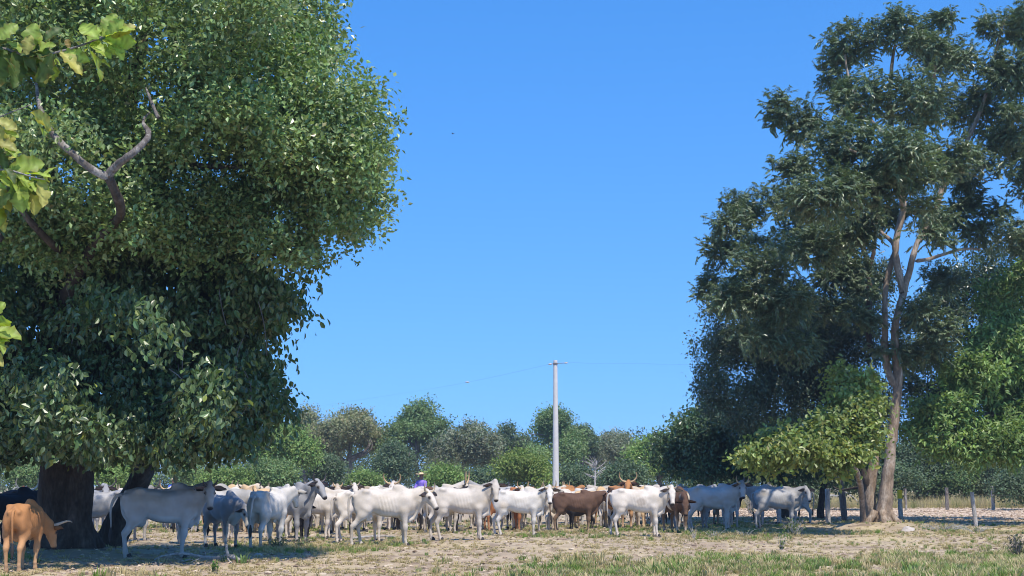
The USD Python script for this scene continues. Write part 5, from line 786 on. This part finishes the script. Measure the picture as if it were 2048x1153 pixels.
# ---------------------------------------------------------------- people
def person(px, d, hat_py, face, seated, shirt, hatm, label, hat_r=0.19, brim=0.36):
    z_top = at(px, hat_py, d)[2]; H0 = 1.60 if not seated else 0.93      # crown of the head above the seat or the ground
    base = at(px, HORIZON, d); base[2] = z_top - 0.07 - H0
    if not seated: base[2] = max(base[2], 0.0)
    t = thing('person', label, 'person', base, face); o = 0.0 if seated else 0.86; F = Field((-0.55, -0.5, -0.95 if seated else -0.02), (0.75, 0.5, 1.0 if seated else 1.9), 0.018)
    S = Field((-0.4, -0.5, -0.1 + o - 0.1), (0.6, 0.5, 0.9 + o), 0.02); T = Field((-0.4, -0.5, -0.95 if seated else 0.0), (0.7, 0.5, 0.3 + o), 0.022)
    def both(f, *a, **k): getattr(F, f)(*a, **k)
    q = lambda x, y, z: vec(x, y, z + o)
    for fld, e in ((F, 0.0), (S, 0.016)):
        fld.chain([q(0, 0, 0.05), q(0, 0, 0.28), q(0.01, 0, 0.47)], [0.145 + e, 0.125 + e, 0.14 + e], 0.06, vec(1, 0, 0), 0.72)
        for s in (-1, 1):
            sh = q(0, s * 0.18, 0.50); el = q(0.06, s * 0.25, 0.25) if not seated else q(0.10, s * 0.25, 0.27); ha = q(0.26, s * 0.12, 0.16) if seated else q(0.14, s * 0.26, 0.02)
            fld.cone(sh, el, 0.062 + e, 0.045 + e, 0.05); fld.cone(el, el + (ha - el) * (1.0 if fld is F else 0.85), 0.043 + e, 0.03 + e, 0.02)
            if fld is F:
                dv = unit(ha - el); F.ell(ha + dv * 0.05, (0.045, 0.04, 0.045), 0.02)
                for kf in range(4): F.cone(ha + dv * 0.08 + vec(0, (kf - 1.5) * 0.02, 0), ha + dv * (0.15 if kf in (1, 2) else 0.135) + vec(0, (kf - 1.5) * 0.022, -0.03), 0.010, 0.008, 0.006)
                F.cone(ha + dv * 0.03 + vec(0, -s * 0.035, 0), ha + dv * 0.09 + vec(0, -s * 0.06, -0.01), 0.012, 0.009, 0.01)
    hc = q(0.02, 0, 0.76); F.cone(q(0.0, 0, 0.5), q(0.015, 0, 0.64), 0.06, 0.052, 0.04); F.ell(hc, (0.10, 0.078, 0.115), 0.03); F.ell(hc + vec(0.03, 0, -0.07), (0.07, 0.058, 0.06), 0.03); F.cone(hc + vec(0.095, 0, 0.0), hc + vec(0.118, 0, -0.03), 0.010, 0.016, 0.015)
    for s in (-1, 1): F.ell(hc + vec(0.0, s * 0.082, -0.01), (0.02, 0.012, 0.03), 0.01); F.carve(hc + vec(0.098, s * 0.032, 0.008), 0.012, 0.012)
    F.carve(hc + vec(0.105, 0, -0.075), 0.009, 0.012)
    for fld, e in ((F, 0.0), (T, 0.016)):
        fld.ell(q(0, 0, 0.02), (0.13 + e, 0.16 + e, 0.12 + e), 0.04)
        for s in (-1, 1):
            if seated: hp, kn, an = q(0.02, s * 0.10, 0.0), q(0.30, s * 0.34, -0.20), q(0.18, s * 0.36, -0.62)
            else: hp, kn, an = q(0, s * 0.09, 0.0), q(0.02, s * 0.10, -0.40), q(0, s * 0.10, -0.79)
            fld.cone(hp, kn, 0.09 + e, 0.058 + e, 0.04); fld.cone(kn, an, 0.056 + e, 0.038 + e * 1.4, 0.03)
            if fld is F: F.cone(an + vec(0, 0, -0.03), an + vec(0.16, 0, -0.05), 0.04, 0.03, 0.02)
    obj('body', F.mesh(), MAT['skin'], t, smooth=True); obj('shirt', S.mesh(), MAT[shirt], t, smooth=True); obj('trousers', T.mesh(), MAT['denim'], t, smooth=True)
    hz = hc[2]; prof = [(brim / 2 * 1.0, hz + 0.075), (brim * 0.5, hz + 0.068), (0.11, hz + 0.05), (0.103, hz + 0.09), (0.085, hz + 0.135), (0.05, hz + 0.15), (0.0, hz + 0.145)]
    m = trimesh.creation.revolve(np.array(prof), sections=24); v = m.vertices.copy(); rr = np.hypot(v[:, 0], v[:, 1]); v[:, 2] += 0.016 * (np.abs(v[:, 1]) / 0.2)**2 * (rr > 0.12) ; v[:, 0] += 0.02; obj('hat', (v, m.faces), MAT[hatm], t, smooth=True)
    for s in (-1, 1): e_ = trimesh.creation.icosphere(1, 0.011); obj('eye', (e_.vertices + hc + vec(0.090, s * 0.032, 0.008), e_.faces), MAT['eye'], t)
    return base, H0
b, h0 = person(843, 58.0, 941, -120, True, 'purple', 'straw', 'rider in a purple shirt and pale straw hat above the big broadside cow', brim=0.48)
# the horse under that rider
v, f, lm, P = cow_geometry(h=0.03, horse=True, horn='none', hump=0, dewlap=0, neck_pitch=38, head_pitch=42, thin=0.2); hr = np.random.default_rng(9)
hs_ = (b[2] - 0.10) / 1.315; hx = vec(b[0], b[1], 0)
ho = thing('horse', 'brown saddle horse carrying the rider in the purple shirt', 'horse', hx, -120, scale=hs_)
cc = np.tile(vec(0.10, 0.05, 0.03), (len(v), 1)) * (0.7 + 0.6 * meshkit.noise(v * 4, 3))[:, None]; obj('body', (v, f), MAT['coat'], ho, smooth=True, color=cc); obj('tail_tuft', P['tail_tuft'], MAT['dark'], ho, smooth=True)
for m in P['hoof']: obj('hoof', m, MAT['dark'], ho, smooth=40)
for m in P['eye']: obj('eye', m, MAT['eye'], ho, smooth=True)
sd_ = trimesh.creation.icosphere(3, 1.0); sv = sd_.vertices * vec(0.32, 0.30, 0.16); sv[:, 2] += 0.10 * np.abs(sv[:, 0] / 0.3)**3
tag(obj('saddle', (sv + vec(0, 0, 1.285), sd_.faces), MAT['leather'], ho, smooth=True))
person(347, 68.0, 960, -100, False, 'blue', 'felt', 'person in a bright blue shirt and tan hat standing behind the shaded cattle')
# ---------------------------------------------------------------- a bird high in the sky
bp = at(906, 268, 75.0); bd = thing('bird', 'tiny dark bird flying high in the open blue sky', 'bird', bp, 150, scale=0.45)
Fb = Field((-0.25, -0.1, -0.1), (0.25, 0.1, 0.1), 0.012); Fb.ell((0, 0, 0), (0.13, 0.05, 0.05), 0.02); Fb.ell((0.14, 0, 0.02), (0.045, 0.035, 0.035), 0.03); Fb.cone((0.17, 0, 0.02), (0.21, 0, 0.012), 0.012, 0.004, 0.01); Fb.ell((-0.17, 0, 0), (0.07, 0.035, 0.012), 0.03)
obj('body', Fb.mesh(), MAT['dark'], bd, smooth=True)
for s in (-1, 1):
    wv = np.array([(0.06, s * 0.03, 0.03), (-0.07, s * 0.03, 0.02), (0.05, s * 0.17, 0.09), (-0.06, s * 0.17, 0.07), (-0.03, s * 0.32, 0.06)]); wv2 = np.vstack([wv, wv - vec(0, 0, 0.008)])
    wf = np.array([(0, 1, 2), (1, 3, 2), (2, 3, 4), (5, 7, 6), (6, 7, 8), (7, 9, 8), (0, 2, 5), (2, 7, 5), (2, 4, 7), (4, 9, 7), (1, 6, 3), (3, 6, 8), (3, 8, 4), (4, 8, 9)]); obj('wing', (wv2, wf), MAT['dark'], bd)
# ---------------------------------------------------------------- the near branch with big leaves at the left edge
FD = 7.6; rf = np.random.default_rng(55)
nb = thing('near_tree', 'near tree reaching in from the left edge with large lit yellow green leaves', 'tree')
s7 = ppm(FD)
def fstem(name, pts, mat='bark_grey'):
    P = np.array([at(x, y, FD + dd) for x, y, dd, r in pts]); r = np.array([q[3] for q in pts]) / s7; n = 5 * len(pts); return obj(name, tube(spline(P, n), np.interp(np.linspace(0, 1, n), np.linspace(0, 1, len(r)), r), 8), MAT[mat], nb, smooth=True)
X0 = at(-420, 500, FD)
obj('trunk', tube(spline([vec(X0[0] - 0.1, FD, -0.2), vec(X0[0], FD + .05, 1.2), vec(X0[0] + 0.08, FD, 2.6), vec(X0[0] - 0.05, FD, 4.2), vec(X0[0] + .1, FD, 5.4)], 20), np.linspace(0.14, 0.06, 20), 10), MAT['bark_grey'], nb, smooth=True)
fstem('limb', [(-420, 260, 0, 12), (-250, 160, 0, 9), (-100, 112, 0, 6), (0, 96, 0, 4), (60, 112, 0, 3.4), (110, 106, -.02, 3), (160, 92, -.03, 2.4), (205, 74, -.04, 1.6)])
fstem('limb', [(-420, 430, 0, 11), (-250, 330, 0, 8), (-120, 270, 0, 5), (-30, 245, 0, 3), (30, 222, 0, 2), (62, 210, .02, 1)])
fstem('limb', [(-250, 330, 0, 7), (-140, 350, 0, 5), (-60, 350, 0, 4), (0, 340, 0, 3), (50, 350, -.05, 2), (90, 360, -.05, 1)])
fstem('limb', [(-420, 640, 0, 10), (-220, 650, 0, 7), (-100, 660, 0, 4), (-20, 655, 0, 2.5)])
def big_leaf(px, py, ang, L, tilt, col, curl=0.15, dd=0.0, wid=0.25, roll=0.0):
    """A large wavy leaf whose stalk meets the pixel; ang is its direction in the picture (degrees, 0 = right, 90 = up), tilt towards the camera."""
    b = at(px, py, FD + dd); a = math.radians(ang); D = unit(vec(math.cos(a), -math.sin(math.radians(tilt)), math.sin(a))); N = unit(np.cross(D, vec(math.sin(a), 0.2, -math.cos(a)))); N = unit(vec(0.25 * rf.normal(), -0.75, 0.55) + 0.35 * rf.normal(size=3)); N = unit(N - D * (N @ D)); S = np.cross(N, D)
    if roll: cr, sr = math.cos(math.radians(roll)), math.sin(math.radians(roll)); N, S = N * cr + S * sr, S * cr - N * sr
    L = 0.9 * L / s7; n = 15; t = np.linspace(0, 1, n); w = wid * L * np.sin(np.pi * np.clip(t * 0.93 + 0.05, 0, 1)**0.85)**0.75 * (0.55 + 0.6 * t) ; w[0] = 0.004; w[-1] = 0.012 * L
    ph = rf.uniform(0, 6.28); wave = 0.04 * L * np.sin(t * 15 + ph) + 0.02 * L * rf.normal(size=n); w = w * (1 + 0.13 * np.sin(t * 26 + ph) + 0.08 * rf.normal(size=n)); c = b + D * (L * t)[:, None] - N * (curl * L * t**2)[:, None] - vec(0, 0, 0.10) * (L * t**2)[:, None]
    rows = [c + S * (w * k_)[:, None] + N * (abs(k_) * w * 0.32 + wave * abs(k_) * (1 if k_ > 0 else -1))[:, None] for k_ in (-1, -0.5, 0, 0.5, 1)]
    V = np.stack(rows, 1).reshape(-1, 3); i, j = np.meshgrid(np.arange(n - 1), np.arange(4), indexing='ij'); q = (i * 5 + j).ravel(); f = np.vstack([np.stack([q, q + 1, q + 6], 1), np.stack([q, q + 6, q + 5], 1)])
    base = np.array(col); kk = np.tile(np.array([0, 1, 2, 1, 0]), n); c_ = np.tile(base, (len(V), 1)) * rf.uniform(0.85, 1.15); c_[kk == 2] = c_[kk == 2] * 1.25 + 0.02; spot = (rf.uniform(0, 1, len(V)) < 0.10); c_[spot] *= 0.6; c_ = c_ * rf.uniform(0.85, 1.12, (len(V), 1)); edge = (kk == 0) & (rf.uniform(0, 1, len(V)) < 0.4); c_[edge] = c_[edge] * 0.5 + np.array([0.20, 0.11, 0.03]) * 0.5
    obj('leaf', (V, f), MAT['big'], nb, smooth=True, color=np.clip(c_, 0, 0.9))
YG, DG, OY, BR_ = (0.27, 0.36, 0.07), (0.075, 0.12, 0.035), (0.36, 0.35, 0.10), (0.22, 0.16, 0.05)
for q in [(55, 108, 60, 62, 10, YG), (60, 104, 85, 78, 5, YG), (48, 110, 130, 50, 20, YG), (64, 108, 30, 62, 15, YG), (70, 112, -10, 60, 10, YG), (40, 112, 20, 80, -5, DG), (20, 100, -45, 75, 5, DG), (10, 98, -95, 90, 10, DG), (-10, 96, 70, 80, 0, DG), (30, 104, -80, 78, 5, DG), (62, 112, -60, 75, 10, DG), (5, 100, 160, 60, 0, DG),
          (105, 108, -110, 70, 10, DG), (112, 106, -70, 66, 0, DG), (120, 104, -35, 72, 10, OY), (128, 103, -15, 60, 0, YG), (140, 98, 110, 30, 0, BR_), (176, 86, 60, 55, 0, YG), (180, 88, -25, 60, 10, YG), (172, 90, -55, 95, 10, YG), (205, 74, 70, 72, 0, YG), (212, 74, 25, 72, 10, YG), (210, 78, -5, 74, 10, YG), (206, 80, -30, 70, 15, YG), (214, 72, 45, 58, 20, YG), (200, 84, 200, 40, 0, YG),
          (62, 226, -30, 70, 10, OY), (-5, 240, -20, 48, 0, OY), (-10, 250, -60, 60, 10, OY), (4, 262, -10, 40, 0, YG), (-8, 282, -15, 52, 10, OY), (2, 300, -70, 45, 5, DG), (18, 250, -85, 46, 0, OY), (10, 312, 25, 38, 0, YG),
          (20, 338, 15, 80, 10, YG), (5, 342, -40, 62, 15, YG), (28, 346, -30, 62, 15, YG), (-12, 350, -20, 55, 10, YG), (48, 350, 10, 62, 5, YG), (62, 356, -35, 58, 10, YG), (80, 362, -70, 60, 15, OY), (30, 360, -70, 72, 10, YG), (0, 365, -80, 75, 10, YG), (-18, 372, -40, 70, 5, OY), (50, 372, -100, 66, 0, DG), (20, 378, -95, 70, 0, DG), (88, 356, 60, 40, 0, YG), (70, 372, -85, 62, 0, OY), (8, 330, 120, 50, 0, YG), (-10, 400, -70, 60, 5, YG),
          (-25, 655, 25, 62, 5, YG), (-25, 660, -5, 84, 15, YG), (-20, 664, -40, 58, 10, YG), (-30, 668, -70, 70, 5, OY), (-20, 640, 60, 55, 0, YG), (-28, 700, -35, 50, 0, OY), (-40, 650, 170, 60, 0, YG), (-60, 650, -80, 70, 0, DG)]:
    big_leaf(q[0] + rf.normal(0, 12), q[1] + rf.normal(0, 12), q[2] + rf.normal(0, 45), q[3] * rf.uniform(0.6, 0.95), q[4], [YG, DG, OY, YG][int(rf.integers(0, 4))], wid=0.27 + 0.06 * rf.uniform(), curl=0.15 + 0.2 * rf.uniform(), dd=rf.uniform(-0.12, 0.15), roll=rf.uniform(-60, 60))
    big_leaf(*q[:5], q[5], wid=0.30 + 0.06 * rf.uniform(), curl=0.12 + 0.12 * rf.uniform(), dd=rf.uniform(-0.06, 0.06), roll=rf.uniform(-40, 40))

# ---------------------------------------------------------------- the slightly hazy air
HAZE = 0.0003
if HAZE:
    hm = usdkit.material(stage, '/World/Looks/haze', {'v': ('principled_volume', {'color': (0.80, 0.88, 1.0), 'density': HAZE, 'anisotropy': 0.2})}, volume='v.volume')
    hb = trimesh.creation.box((17000, 4100, 41.0)); hb.apply_translation((0, 2000.0, 19.4)); obj('haze', hb, hm, kind='stuff')
